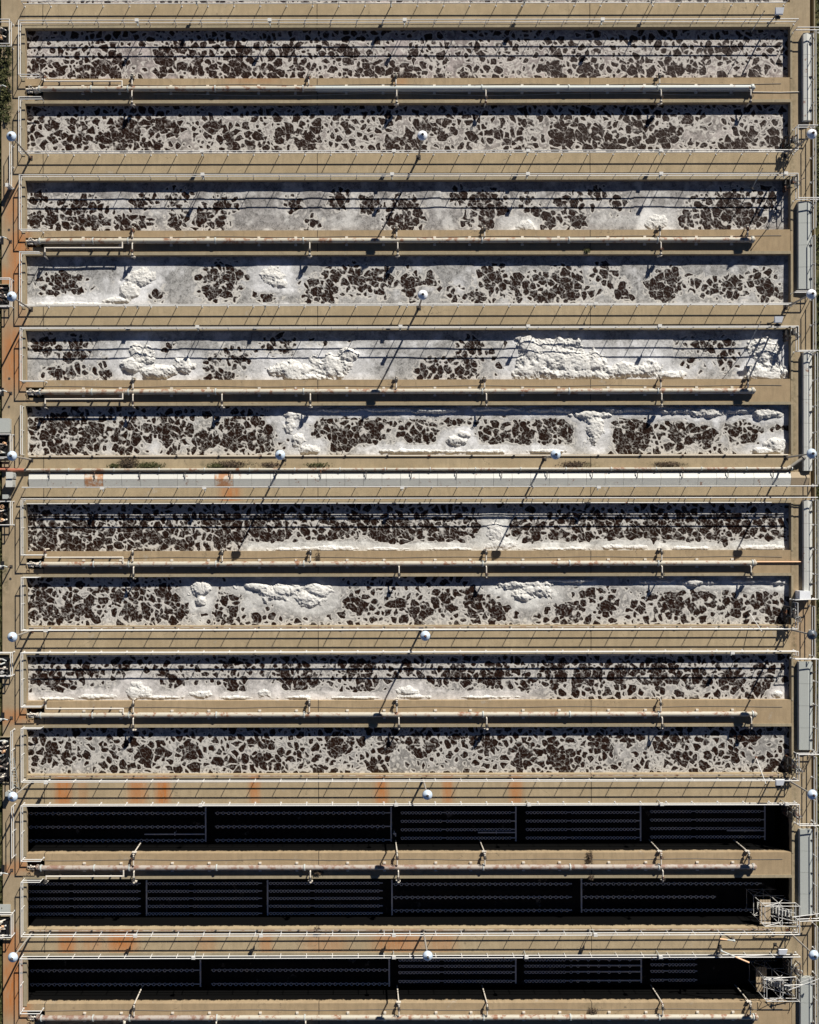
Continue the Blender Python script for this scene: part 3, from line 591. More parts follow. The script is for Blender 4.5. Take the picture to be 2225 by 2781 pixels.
# flood lights near the right end
def flood(px, py, h, label):
    x, y = at(px, py, h); e = thing('flood_light', (x, y, 0.0), label, 'flood light', 'flood lights at the right end')
    m = MB(); m.tube((x,y,0),(x,y,h-.1),.06,n=8); m.box(x-.15,x+.15,y-.15,y+.15,0.002,.03); m.build('pole', M['dark_metal'], e)
    m = MB(); m.add([(x-.36,y-.28,h-.15),(x+.36,y-.28,h-.15),(x+.40,y+.28,h+.05),(x-.40,y+.28,h+.05),(x-.30,y-.24,h+.03),(x+.30,y-.24,h+.03),(x+.38,y+.26,h+.16),(x-.38,y+.26,h+.16)],
        [(0,3,2,1),(4,5,6,7),(0,1,5,4),(1,2,6,5),(2,3,7,6),(3,0,4,7)]); m.build('housing', M['shade_white'], e)
    m = MB(); m.box(x-.2,x+.2,y-.5,y-.3,h-.5,h-.25); m.tube((x,y-.3,h-.3),(x,y,h-.2),.04); m.build('bracket', M['dark_metal'], e)
flood(2120,32,2.4,'white flood light above the right end of the first tank'); flood(2116,870,2.2,'bright white flood light on the walkway above the fifth tank')
flood(2117,2128,1.9,'white flood light below the right end of the tenth tank'); flood(2124,2588,1.7,'white flood light on the rail above the third empty tank')

# ------------------------------------------------------------------ main air pipes on the dividing walls
PIPES = [(240,2048,'cream_pipe','grey_pipe',[365,841,1077,1790],[365,1080,1320,1794,2035],'up'),
         (653,2048,'cream_pipe','cream_pipe',[365,1077,1315,1790,2027],[365,843,1081,1793],'down'),
         (1063,2048,'cream_pipe','cream_pipe',[365,1077,1315,1790,2027],[365,605,843,1320,1794],'down'),
         (1531,2050,'cream_pipe','cream_pipe',[365,605,843,1318,1792],[365,1083,1320,1793,2033],'up'),
         (1941,2050,'cream_pipe','cream_pipe',[365,841,1077,1790],[365,1082,1320,1793,2033],'up'),
         (2356,2048,'rusty_pipe','rusty_pipe',[365,1077,1312,1790,2027],[365,843,1080,1793],'down'),
         (2764,2052,'rusty_pipe','cream_pipe',[365,1080,1318,1792,2030],[341,588,829],'down')]
PR, PZ = .235, .29
fl = MB(); fl.tube((-.05,0,0),(.05,0,0),PR+.07,n=16)
for t in range(8): fl.tube((-.09,(PR+.035)*math.cos(t*.785),(PR+.035)*math.sin(t*.785)),(.09,(PR+.035)*math.cos(t*.785),(PR+.035)*math.sin(t*.785)),.018,n=5)
FLANGE = fl.mesh('flange', M['grey_pipe'])
sp = MB(); sp.box(-.12,.12,-.42,-.28,0,.13); sp.box(-.12,.12,.28,.42,0,.13); sp.box(-.09,.09,-.28,.28,0,.06); SUPP = sp.mesh('support', M['small_pipe'])
def droppers(e, xs, cy, edge, sgn, ny, deep):
    """down pipes from the main pipe over the wall edge into the tank; sgn +1 towards the top of the photo"""
    for px in xs:
        x = wx(px) + random.uniform(-.04,.04); yc = wy(cy); ye = wy(edge) + sgn*.16
        m = MB(); y1 = yc + sgn*(PR-.05)
        bot = -3.3 if deep else -1.2
        m.path([(x,y1,PZ+.02),(x,y1+sgn*.14,PZ+.30),(x,ye-sgn*.1,PZ+.30),(x,ye,PZ+.18),(x,ye,bot)], .062, 8)
        d = m.build('drop_pipe', M['small_pipe'], e)
        m = MB(); yv = (y1+ye)/2 + sgn*.2
        m.tube((x,yv-.13,PZ+.30),(x,yv+.13,PZ+.30),.125,n=10); m.tube((x,yv,PZ+.3),(x,yv,PZ+.62),.04,n=6); m.ball((x,yv,PZ+.42),.09)
        m.tube((x-.1,ye-sgn*.05,PZ+.2),(x+.1,ye-sgn*.05,PZ+.2),.1,n=8)
        m.build('valve', M['dark_metal'], d)
        m = MB(); m.torus((x,yv,PZ+.62),.13,.018,12,4); m.box(x-.12,x+.12,yv-.012,yv+.012,PZ+.61,PZ+.63); m.build('handwheel', M['dark_metal'], d)
        if random.random() < .6:
            m = MB(); m.tube((x,yv+sgn*.3,PZ+.3),(x,yv+sgn*.36,PZ+.3),.11,n=10); m.box(x-.2,x+.2,ye-sgn*.03,ye+sgn*.05,-.02,.3); m.build('bracket', M['small_pipe'], d)
for i, (cy, xe, mat, mat2, ups, downs, sm) in enumerate(PIPES):
    y = at(0, cy, PZ)[1]; cy = NPY - y*PPM
    e = thing('air_pipe', (wx(119), wy(cy), 0), '%s air pipe from the top, on its dividing wall%s' % (ORD[i+1], ', rust brown' if i >= 5 else (', pale grey towards the right' if i == 0 else '')) if i < 6 else 'rust brown air pipe cut by the bottom edge of the photo', 'pipe', 'large air pipes on the dividing walls')
    m = MB(); xm = wx(560 if i else 860)
    m.tube((wx(112),y,PZ),(xm,y,PZ),PR,n=16); m.build('pipe_length', M[mat], e)
    m = MB(); m.tube((xm+.002,y,PZ),(wx(xe-8),y,PZ),PR-.005,n=16); m.tube((wx(xe-8),y,PZ),(wx(xe-3),y,PZ),PR+.09,n=16); m.ball((wx(xe-3),y,PZ),PR*.9); m.build('pipe_length', M[mat2], e)
    # elbow that dives into the pit at the left end
    m = MB(); pts = [(wx(112),y,PZ),(wx(104),y-.02,PZ-.05),(wx(99),y-.05,PZ-.3),(wx(97),y-.08,-1.25)]
    for a_, b_ in zip(pts[:-1], pts[1:]): m.tube(a_, b_, .2, n=14)
    for c_ in pts[1:-1]: m.ball(c_, .205, 12, 8)
    m.tube((wx(74),y+.05,.1),(wx(103),y+.05,.18),.1,n=10); m.tube((wx(76),y-.12,.0),(wx(92),y-.2,.1),.09,n=8)
    m.build('elbow', M['small_pipe' if i < 5 else 'rusty_pipe'], e)
    m = MB()
    for t in range(3): m.tube((wx(80+t*10),y-.25+.1*t,-.1),(wx(84+t*10),y+.25-.1*t,.25+.05*t),.06,n=6)
    m.torus((wx(88),y+.1,.5),.16,.025,12,4); m.tube((wx(88),y+.1,.1),(wx(88),y+.1,.5),.03,n=6); m.build('valve', M['small_pipe'], e)
    for px in (113, 253+(i%2)*4, 352, 588, 826, 1075+(235), 1545, 1300+485, 2040): put(FLANGE, 'flange', e, (wx(px)-wx(119), 0, PZ))
    for px in (228,328,467,567,705,805,943,1043,1182,1277,1420,1518,1652,1752,1892,1988): put(SUPP, 'support', e, (wx(px)-wx(119), 0, 0.002))
    a, b = LEDGES[i]
    droppers(e, ups, cy, a, 1, None, i >= 5); droppers(e, downs, cy, b, -1, None, i >= 5)
    # thin pale branch pipe at the left
    m = MB(); s_ = 1 if sm == 'up' else -1; yb = y + s_*.62 if s_ > 0 else y-.68; zz = .52; ed = wy(a)+.2 if s_ > 0 else wy(b)-.2
    m.path([(wx(337),y+s_*.15,zz),(wx(337),yb,zz),(wx(128),yb,zz),(wx(127),ed,zz),(wx(129),ed+s_*.02,-1.1)], .07, 8)
    br = m.build('branch_pipe', M['small_pipe'], e)
    m = MB(); m.tube((wx(127),ed-s_*.35,zz),(wx(127),ed-s_*.1,zz),.14,n=10); m.tube((wx(127),ed-s_*.22,zz),(wx(127),ed-s_*.22,zz+.35),.05,n=6); m.torus((wx(127),ed-s_*.22,zz+.36),.13,.02,12,4); m.build('valve', M['dark_metal'], br)
    for q_ in (165, 255, 302): m = MB(); m.box(wx(q_)-.04,wx(q_)+.04,yb-.1,yb+.1,0.002,zz-.05); m.build('support', M['dark_metal'], br)
# thin conduit and loose cable beside the first two pipes
def strand(name, pts, r, mat, label, cat, n=6):
    m = MB()
    for a_, b_ in zip(pts[:-1], pts[1:]): m.tube(a_, b_, r, n=n)
    return tag(m.build(name, mat, o=(pts[0][0], pts[0][1], 0)), label, cat)
strand('conduit', [(wx(864),wy(251),.16),(wx(2040),wy(251),.16)], .035, M['white'], 'thin white conduit along the lower side of the first air pipe', 'pipe')
strand('conduit', [(wx(2040),wy(252),.05),(wx(2120),wy(253),.03),(wx(2177),wy(252),.04)], .035, M['small_pipe'], 'thin pale conduit crossing the right end of the first dividing wall', 'pipe')
strand('conduit', [(wx(1570),wy(661),.22),(wx(2046),wy(661),.22)], .035, M['white'], 'thin white conduit along the lower side of the second air pipe', 'pipe')
strand('conduit', [(wx(1570),wy(1071),.22),(wx(2046),wy(1071),.22)], .035, M['white'], 'thin white conduit along the lower side of the third air pipe', 'pipe')
strand('conduit', [(wx(2050),wy(1528),.12),(wx(2178),wy(1528),.12)], .06, M['orange'], 'rusty pipe crossing the right end of the fourth dividing wall', 'pipe')
strand('cable', [(wx(x_),wy(257+3*math.sin(x_/95.0)),.03) for x_ in range(420,2020,25)], .018, M['small_pipe'], 'thin loose cable lying in the shadow of the first air pipe', 'cable', 5)
for i, (a, b) in enumerate(LEDGES[:7]):
    strand('cable', [(wx(x_),wy(a+18+1.2*math.sin(x_/60.0+i)),.02) for x_ in range(122,2140,22)], .02, M['cable'], 'dark cable lying along the upper side of the %s air pipe' % (ORD[i+1] if i < 6 else 'bottommost'), 'cable', 5)

# thin spray pipes along tank edges
SPR = MB(); SPR.tube((-.09,0,0),(.09,0,0),.07,n=8); SPR.tube((0,0,0),(0,-.16,-.05),.02,n=5); CLAMP = SPR.mesh('clamp', M['dark_metal'])
def spray(py, x0, x1, z, mat, label):
    e = thing('spray_pipe', (wx(x0), wy(py), z), label, 'pipe', 'thin spray pipes along the tank edges')
    m = MB(); m.tube((wx(x0),wy(py),z),(wx(x1),wy(py),z),.045,n=6); m.build('pipe_length', M[mat], e)
    k_ = int((x1-x0)/112)
    for j in range(k_): put(CLAMP, 'clamp', e, ((j+.5)*(wx(x1)-wx(x0))/k_, 0, 0))
spray(1367,76,2092,.35,'white','thin white spray pipe over the top edge of the seventh tank'); spray(1779,76,2100,.3,'small_pipe','thin pale spray pipe over the top edge of the ninth tank')
spray(1703,80,2120,.2,'rusty_pipe','thin rusty spray pipe along the bottom edge of the eighth tank'); spray(2106,80,2120,.2,'rusty_pipe','thin rusty spray pipe along the bottom edge of the tenth tank')
spray(2525,80,2100,.15,'rusty_pipe','thin rusty spray pipe along the bottom edge of the second empty tank'); spray(1238,80,2140,.1,'small_pipe','thin pale spray pipe along the bottom edge of the sixth tank')

# ------------------------------------------------------------------ central channel cover with its pipe
e = thing('channel_cover', (wx(80), wy(1300), 0), 'long gabled grey and white metal cover over the central channel', 'cover')
y_ed0, y_r, y_ed1 = wy(1284), wy(1300), wy(1320)
npan = 42
for j in range(npan):
    xa = wx(80)+(wx(2198)-wx(80))*j/npan; xb = wx(80)+(wx(2198)-wx(80))*(j+1)/npan-.025
    jz = random.uniform(-.006,.006); m = MB()
    m.add([(xa,y_ed0,.06),(xb,y_ed0,.06),(xb,y_r,.26+jz),(xa,y_r,.26+jz),(xa,y_ed1,.06),(xb,y_ed1,.06),(xa,y_ed0,.002),(xb,y_ed0,.002),(xb,y_ed1,.002),(xa,y_ed1,.002)],
          [(0,3,2,1),(3,4,5,2),(6,0,1,7),(4,9,8,5),(0,6,9,4),(0,4,3),(1,2,5),(1,5,8,7)])
    m.build('panel', M['plank'] if j == npan-1 else M['stained_metal' if j in (3, 10) else 'pale_metal'], e)
e = thing('water_pipe', (wx(60), wy(1275), 0), 'pale pipe on brackets along the upper edge of the central channel cover', 'pipe')
m = MB(); m.tube((wx(68),wy(1275),.2),(wx(2136),wy(1275),.2),.13,n=12); m.tube((wx(2136),wy(1275),.2),(wx(2146),wy(1270),.2),.16,n=12); m.build('pipe_length', M['cream_pipe'], e)
m = MB(); m.tube((wx(-60),wy(1273),.2),(wx(68),wy(1275),.2),.14,n=12); m.build('red_length', M['red_pipe'], e)
m = MB(); m.tube((wx(2144),wy(1271),.2),(wx(2176),wy(1247),.45),.14,n=12); m.tube((wx(2176),wy(1247),.45),(wx(2180),wy(1244),.45),.2,n=12); m.build('branch_pipe', M['pole'], e)
FL2 = MB(); FL2.tube((-.04,0,0),(.04,0,0),.18,n=12); FL2 = FL2.mesh('flange', M['grey_pipe'])
sb = MB(); sb.tube((0,0,.2),(0,-.12,.34),.04,n=6); sb.tube((0,-.12,.34),(.0,-.75,.34),.035,n=6); sb.tube((0,-.75,.34),(0,-.78,.25),.03,n=6); sb.box(-.05,.05,-.1,.1,0.002,.1); sb.ball((0,-.3,.36),.07); SB = sb.mesh('spray_arm', M['dark_metal'])
for j in range(17):
    px = 137+122.5*j; put(SB, 'spray_arm', e, (wx(px)-wx(60),0,0)); put(FL2, 'flange', e, (wx(px+52)-wx(60),0,.2))

# gabled covers of the right-hand channels
def cover(x0, xr, x1, y0, y1, label, hl=.40, hr=.47, hz=.36, mat='grey_metal'):
    e = thing('channel_cover', (wx(x0), wy((y0+y1)/2), 0), label, 'cover', 'sheet metal covers over the right-hand channel')
    n_ = max(1, int(round((y1-y0)/62.0)))
    for j in range(n_):
        a = wy(y0)+(wy(y1)-wy(y0))*j/n_; b = wy(y0)+(wy(y1)-wy(y0))*(j+1)/n_+.02
        X0, XR_, X1 = wx(x0), wx(xr), wx(x1); m = MB()
        m.add([(X0,a,hl),(X0,b,hl),(XR_,b,hr),(XR_,a,hr),(X1,b,hz),(X1,a,hz),(X0,a,.002),(X0,b,.002),(X1,b,.002),(X1,a,.002)],
              [(0,1,2,3),(3,2,4,5),(0,6,7,1),(5,4,8,9),(0,3,5,9,6),(1,7,8,4,2)])
        m.build('panel', M[mat], e)
    for f_ in (.12, .5, .88):
        m = MB(); yy = wy(y0)+(wy(y1)-wy(y0))*f_; m.tube((wx(x1)-.25,yy,hr),(wx(x1)+.25,yy,hr-.1),.04,n=6); m.ball((wx(x1)-.1,yy,hr),.08); m.tube((wx(x1)-.1,yy,hr),(wx(x1)-.1,yy,.2),.03,n=6); m.build('latch', M['dark_metal'], e)
cover(2180,2189,2203,97,334,'narrow pale channel cover beside the first two tanks',mat='pale_metal')
cover(2166,2189,2202,552,790,'wide grey channel cover beside the third and fourth tanks')
cover(2179,2188,2202,960,1282,'narrow pale channel cover beside the fifth and sixth tanks',mat='pale_metal')
cover(2179,2188,2202,1360,1618,'narrow pale channel cover beside the seventh and eighth tanks',mat='pale_metal')
cover(2165,2189,2202,1798,2037,'wide grey channel cover beside the ninth and tenth tanks')
cover(2167,2192,2202,2252,2485,'wide grey channel cover beside the first two empty tanks')
cover(2168,2190,2202,2652,2790,'wide grey channel cover at the lower right corner')
e = thing('equipment_hood', (wx(2180), wy(1618), 0), 'white sloping hood at the foot of the narrow cover beside the eighth tank', 'hood')
m = MB(); X0, X1 = wx(2160), wx(2188); Y0, Y1 = wy(1628), wy(1606)
m.add([(X0,Y0,.5),(X1+.3,Y0,.5),(X1,Y1,1.0),(X0,Y1,1.0),(X0,Y0,1.0),(X1,Y0,.95),(X0,Y0,.002),(X1+.3,Y0,.002),(X1,Y1,.002),(X0,Y1,.002)],
      [(4,5,2,3),(0,1,5,4),(1,2,5),(0,4,3),(0,6,7,1),(1,7,8,2),(2,8,9,3),(3,9,6,0)]); m.build('hood', M['shade_white'], e)
m = MB(); m.box(X0+.1,X1-.1,Y0-.06,Y0-.005,.1,.45); m.build('vent', M['dark_metal'], e)

# ------------------------------------------------------------------ diffuser grids in the empty tanks
GZ = -2.95
def gp(px, py, z=GZ): return at(px, py, z)
def disc_mesh(r):
    m = MB(); m.lathe([(r*.64,.012),(r*.90,.04),(r*1.04,.03),(r*1.04,-.03),(r*.80,-.03)], n=12)
    m.cur = 1; m.lathe([(.001,.02),(r*.4,.018),(r*.66,.008)], n=12); m.tube((0,0,-.12),(0,0,-.01),.05,n=6)
    return m.mesh('diffuser_disc', [M['disc_rim'], M['disc']])
DS, DD = disc_mesh(.145), disc_mesh(.135)
def grid(x0, x1, ys, hx, hy, label, dense, side='right', runs=None, stop=None, pipes_from=None):
    ox, oy = gp(x0, ys[0]); e = thing('diffuser_grid', (ox, oy, GZ), label, 'diffuser grid', 'air diffuser grids on the floor of the empty tanks')
    pitch = (9.4 if dense else 15.0); cnt = 0; rest = MB()
    if hx:
        m = MB(); a = gp(hx, hy[0]); b = gp(hx, hy[1]); m.tube((a[0],a[1],GZ-.05),(b[0],b[1],GZ-.05),.075,n=8); hd = m.build('header_pipe', M['disc_rim'], e)
    for k_, y in enumerate(ys):
        xa, xb = (x0, x1) if not runs else runs[k_]
        A = gp(xa, y); B = gp(xb if (not hx or side == 'left') else min(xb+4, hx), y); m = MB(); m.tube((A[0],A[1],GZ-.12),(B[0],B[1],GZ-.06),.06,n=6)
        if hx and side == 'left': C_ = gp(hx, y); m.tube((C_[0],A[1],GZ-.12),(A[0],A[1],GZ-.12),.05,n=6)
        lp = m.build('lateral_pipe', M['disc_rim'], e); lo = origin(lp)
        n_ = int((xb-xa)/pitch); gap = {int(n_*.38)} if dense else set()
        dens = []
        for j in range(n_):
            if j in gap: continue
            px = xa+pitch*(j+.5)
            if pipes_from and px > pipes_from and j % 3: continue
            X, Y = gp(px, y)
            if cnt < 100: put(DD if dense else DS, 'diffuser_disc', lp, (X-e.location.x, Y-e.location.y, 0)); cnt += 1
            else: rest_add(rest, X, Y, .135 if dense else .145)
        if pipes_from:
            C_ = gp(pipes_from, y); m = MB(); m.tube((C_[0],C_[1]+.08,GZ+.05),(B[0],B[1]+.08,GZ+.05),.055,n=6); m.build('loose_pipe', M['disc_rim'], e)
    if rest.v: o = rest.build('diffuser_disc', [M['disc_rim'], M['disc']], e); o['kind'] = 'stuff'
def rest_add(m, x, y, r):
    m.cur = 0; m.lathe([(r*.64,.012),(r*.90,.04),(r*1.04,.03),(r*1.04,-.03),(r*.80,-.03)], (x, y, GZ), n=10)
    m.cur = 1; m.lathe([(.001,.02),(r*.4,.018),(r*.66,.008)], (x, y, GZ), n=10); m.cur = 0
y11 = [2208,2245,2282]; y11d = [2208,2231,2254,2277]; h11 = (2192,2286)
grid(75,556,y11,557,h11,'leftmost diffuser grid of the first empty tank, three sparse rows',False)
grid(582,1058,y11,1061,h11,'second diffuser grid from the left in the first empty tank, three sparse rows',False)
grid(1087,1397,y11d,1400,h11,'middle four-row dense diffuser grid of the first empty tank',True)
grid(1427,1737,y11d,1739,h11,'fourth diffuser grid from the left in the first empty tank',True)
grid(1765,2075,[y-2 for y in y11d],2077,(2188,2284),'rightmost diffuser grid of the first empty tank',True)
y12 = [2399,2420,2440,2461,2481]; h12 = (2390,2486); y12s = [2402,2438,2474]
grid(74,380,y12,None,None,'leftmost diffuser grid of the second empty tank, five dense rows',True)
grid(400,710,y12,396,h12,'second diffuser grid from the left in the second empty tank',True,'left')
grid(729,1038,y12,725,h12,'third diffuser grid from the left in the second empty tank',True,'left')
grid(1066,1552,y12s,1063,h12,'fourth diffuser grid of the second empty tank, three sparse rows',False,'left')
grid(1582,2068,y12s,1578,(2384,2480),'rightmost diffuser grid of the second empty tank, rows of unequal length',False,'left',runs=[(1582,2068),(1582,1943),(1582,2045)])
y13 = [2635,2673]; h13 = (2606,2680); y13d = [2608,2625,2642,2666]
grid(78,541,y13,542,h13,'leftmost diffuser grid of the third empty tank, two sparse rows',False)
grid(571,1054,y13,1055,h13,'second diffuser grid from the left in the third empty tank',False)
grid(1080,1395,y13d,1399,(2600,2672),'middle dense diffuser grid of the third empty tank',True)
grid(1422,1737,y13d,1740,(2598,2671),'diffuser grid with loose pipes laid on it in the third empty tank',True,pipes_from=1551)
grid(1765,1892,[2605,2622,2640,2664],None,None,'short rightmost diffuser grid of the third empty tank',True)
def feed(pts, label, z=-2.7):
    P = [gp(x, y, z) for x, y in pts]; e = thing('feed_pipe', (P[0][0],P[0][1],z), label, 'pipe', 'air feed pipes in the first empty tank')
    m = MB(); m.path([(x,y,z) for x,y in P], .06, 8); m.build('pipe_length', M['disc_rim'], e)
    m = MB()
    for t in (.5,):
        x = P[0][0]+(P[1][0]-P[0][0])*t; m.tube((x,P[0][1]-.2,z-.2),(x,P[0][1]+.2,z),.04,n=6); m.tube((x,P[0][1],z+.02),(x,P[0][1],FLOOR),.03,n=6)
    m.build('bracket', M['disc_rim'], e)
feed([(391,2265),(554,2265)],'pale feed pipe lying by the leftmost grid of the first empty tank')
feed([(1297,2262),(1398,2262)],'pale feed pipe lying by the middle grid of the first empty tank')
feed([(1973,2258),(2075,2258)],'pale feed pipe lying by the rightmost grid of the first empty tank')
feed([(1066,2264),(1073,2264),(1073,2272)],'short bent feed pipe beside the second header of the first empty tank')
e = thing('scum_bank', (0,0,0), 'low bank', 'sludge') if False else None

# ------------------------------------------------------------------ right end: gate machinery, poles, scaffold towers
def gate(px, py, label, big=1.0, flip=1):
    x, y = wx(px), wy(py); e = thing('gate_machinery', (x, y, 0), label, 'machinery', 'dark gate machinery at the right end of the tanks')
    rs = random.Random(int(px+py))
    m = MB()
    for s_ in (-1, 1): m.tube((x-.55,y+s_*.55*big,-1.2),(x-.55,y+s_*.55*big,1.0),.05,n=6); m.tube((x+.1,y+s_*.55*big,0.0),(x+.1,y+s_*.55*big,1.0),.05,n=6)
    m.tube((x-.55,y-.55*big,1.0),(x-.55,y+.55*big,1.0),.05,n=6); m.tube((x+.1,y-.55*big,1.0),(x+.1,y+.55*big,1.0),.05,n=6)
    m.tube((x-.55,y,1.0),(x+.1,y,1.0),.06,n=6); m.build('frame', M['dark_metal'], e)
    m = MB(); m.box(x-.6,x-.52,y-.5*big,y+.5*big,-1.2,.1)
    for t in range(4): m.box(x-.66,x-.6,y-.45*big+t*.28*big,y-.38*big+t*.28*big,-1.1,.08)
    m.build('gate_leaf', M['dark_metal'], e)
    m = MB(); m.tube((x-.3,y-.15,1.05),(x-.3,y+.2,1.05),.17,n=12); m.tube((x-.3,y+.2,1.05),(x-.3,y+.42,1.05),.11,n=10); m.box(x-.42,x-.18,y-.2,y,.9,1.35); m.build('motor', M['dark_metal'], e)
    m = MB(); m.tube((x-.3,y-.1,-.9),(x-.3,y-.1,1.7),.035,n=6); m.build('stem', M['grey_pipe'], e)
    m = MB(); m.torus((x+.05,y-.2,1.25),.2,.025,14,5); m.tube((x+.05,y-.2,1.0),(x+.05,y-.2,1.25),.03); m.build('handwheel', M['dark_metal'], e)
    for c_ in range(3):
        pts = [(x-.2,y+.1,1.1)]
        for t in range(7): pts.append((x+.35*math.sin(t*1.1+c_)+rs.uniform(-.1,.1), y+(.15*t-.4)*big+rs.uniform(-.1,.1), 1.0-.1*t+rs.uniform(-.1,.15)))
        m = MB(); m.path(pts, .03, 5); m.build('hose', M['cable' if c_ else 'grey_pipe'], e)
gate(2152,395,'dark gate machinery at the right end of the second tank'); gate(2152,505,'dark gate machinery at the right end of the third tank')
gate(2152,912,'dark gate machinery at the right end of the fifth tank'); gate(2152,1672,'dark gate machinery at the right end of the eighth tank',1.4)
gate(2154,2078,'dark gate machinery at the right end of the tenth tank',1.3); gate(2154,2205,'dark gate machinery at the right end of the first empty tank',.9); gate(2156,2628,'dark gate machinery at the right end of the third empty tank')
def rod(a, za, b, zb, label, mat='grey_pipe', r=.04, name='sampling_pole'):
    A = at(a[0],a[1],za); B = at(b[0],b[1],zb); e = thing(name, (A[0],A[1],za), label, 'pole', 'thin poles leaning at the right end')
    m = MB(); m.tube((A[0],A[1],za),(B[0],B[1],zb),r,r*.7,n=7); m.build('shaft', M[mat], e)
    m = MB(); m.ball((B[0],B[1],zb),r*1.6); m.build('tip', M['dark_metal'], e)
    m = MB(); m.box(A[0]-.1,A[0]+.1,A[1]-.1,A[1]+.1,za-.06,za+.05); m.build('foot', M['dark_metal'], e)
rod((2043,90),-.4,(2079,32),2.2,'thin grey pole leaning over the top edge of the first tank'); rod((2045,513),-.4,(2073,460),2.2,'thin grey pole leaning over the top edge of the third tank')
rod((2030,946),-.4,(2068,876),2.4,'thin grey pole leaning over the top edge of the fifth tank'); rod((2035,1666),-.3,(2070,1718),1.6,'thin white pole leaning over the bottom edge of the eighth tank','white')
rod((2053,2060),-.3,(2080,2133),1.8,'thin white pole leaning over the bottom edge of the tenth tank','white')
rod((2162,500),.8,(2186,486),1.2,'short rusty pole sticking out from the gate machinery of the third tank','rusty_pipe'); rod((2162,2086),.8,(2184,2098),1.0,'short rusty pole sticking out from the gate machinery of the tenth tank','rusty_pipe')
rod((2088,620),.02,(2100,590),1.6,'pale pole leaning at the right end of the third tank','grey_pipe')

def davit(a, b, base, label, zb=1.5):
    A = at(a[0],a[1],zb); B = at(b[0],b[1],zb+.5); C_ = at(base[0],base[1],0)
    e = thing('davit', (C_[0],C_[1],0), label, 'davit', 'two small davits above the third empty tank')
    m = MB(); m.tube((C_[0],C_[1],0),(A[0],A[1],zb),.07,n=8); m.box(C_[0]-.15,C_[0]+.15,C_[1]-.15,C_[1]+.15,0.002,.05); m.build('post', M['dark_metal'], e)
    mid = tuple((A[k]+B[k])/2 for k in (0,1)) + (zb+.25,)
    m = MB(); m.tube((A[0],A[1],zb),mid,.06,n=8); m.ball((A[0],A[1],zb),.12); m.build('arm', M['grey_pipe'], e)
    m = MB(); m.tube(mid,(B[0],B[1],zb+.5),.075,n=8); m.build('arm_end', M['orange'], e)
    m = MB(); m.tube((A[0]-.1,A[1],zb-.3),(A[0]+.1,A[1],zb-.3),.16,n=10); m.torus((A[0],A[1]+.2,zb-.3),.14,.02,12,4,'y'); m.build('winch', M['dark_metal'], e)
davit((1992,2557),(1953,2552),(1958,2535),'davit with a pale orange arm on the walkway above the third empty tank'); davit((1958,2585),(2033,2617),(1953,2572),'davit with a pale orange arm reaching over the third empty tank')

def scaffold(cx, cy, wd, dp, ztop, label, plank):
    """tube and board stair tower that stands on the tank floor; cx, cy deck pixels of its centre"""
    x, y = wx(cx), wy(cy); e = thing('scaffold_tower', (x, y, FLOOR), label, 'scaffold', 'scaffold stair towers in the empty tanks')
    xs = [x-wd/2, x, x+wd/2]; ys = [y-dp/2, y+dp/2]; lv = [FLOOR+.3, FLOOR+2.0, FLOOR+3.9, ztop]
    for xx in xs:
        for yy in ys: m = MB(); m.tube((xx,yy,FLOOR),(xx,yy,ztop+(.2 if xx == xs[2] else 0)),.032,n=6); m.ball((xx,yy,ztop),.05); m.build('upright', M['white'], e)
    for z in lv:
        m = MB()
        for yy in ys: m.tube((xs[0],yy,z),(xs[2],yy,z),.028,n=6)
        for xx in xs: m.tube((xx,ys[0],z),(xx,ys[1],z),.028,n=6)
        m.build('ledger', M['white'], e)
    for yy in ys:
        m = MB()
        for k_ in range(3): m.tube((xs[k_ % 2],yy,lv[k_]),(xs[(k_ % 2)+1],yy,lv[k_+1]),.024,n=5); m.tube((xs[(k_ % 2)+1],yy,lv[k_]),(xs[k_ % 2],yy,lv[k_+1]),.024,n=5)
        m.build('brace', M['white'], e)
    # stair flight from lower left to the landing by the wall
    A = Vector((xs[0]+.3, y, FLOOR+2.0)); B = Vector((xs[2]-.4, y-.1, ztop-.9))
    st_ = MB()
    for s_ in (-.32, .32):
        st_.tube(A+Vector((0,s_,0)), B+Vector((0,s_,0)), .03, n=6)
    fl_ = st_.build('stair_flight', M['white'], e)
    for k_ in range(11):
        p_ = A.lerp(B, (k_+.5)/11); m = MB(); m.box(p_.x-.1,p_.x+.1,p_.y-.31,p_.y+.31,p_.z-.015,p_.z+.015); m.build('tread', M['pale_metal'], fl_)
    for s_ in (-.36, .36):
        m = MB(); m.tube(A+Vector((0,s_,.9)), B+Vector((0,s_,.9)), .026, n=6)
        for k_ in range(8): p_ = A.lerp(B, k_/7.0)+Vector((0,s_,0)); m.tube(p_, p_+Vector((0,0,.9)), .02, n=5)
        m.build('handrail', M['white'], e)
    m = MB(); m.box(B.x,B.x+.5,B.y-.42,B.y+.42,B.z-.03,B.z); m.build('landing', M['pale_metal'], e)
    for k_ in range(4):
        m = MB(); px_ = xs[0]-.05+k_*.25; m.box(px_,px_+.22,ys[0]-.2,ys[1]+.2,FLOOR+1.9+plank,FLOOR+1.94+plank+.004*k_); m.build('plank', M['plank'], e)
scaffold(2112,2481,3.1,1.8,.9,'white scaffold stair tower at the right end of the second empty tank',1.7)
scaffold(2116,2684,2.9,1.9,.7,'white scaffold stair tower at the right end of the third empty tank',.2)
rod((2147,2494),1.3,(2232,2483),1.5,'long white pole running from the scaffold to the right edge','white',.045,'scaffold_tube')
rod((2069,2663),1.2,(2163,2655),1.4,'long white pole laid across the scaffold of the third empty tank','white',.045,'scaffold_tube')
rod((2124,2679),1.2,(2215,2675),1.4,'white pole from the scaffold to the lower right cover','white',.045,'scaffold_tube')
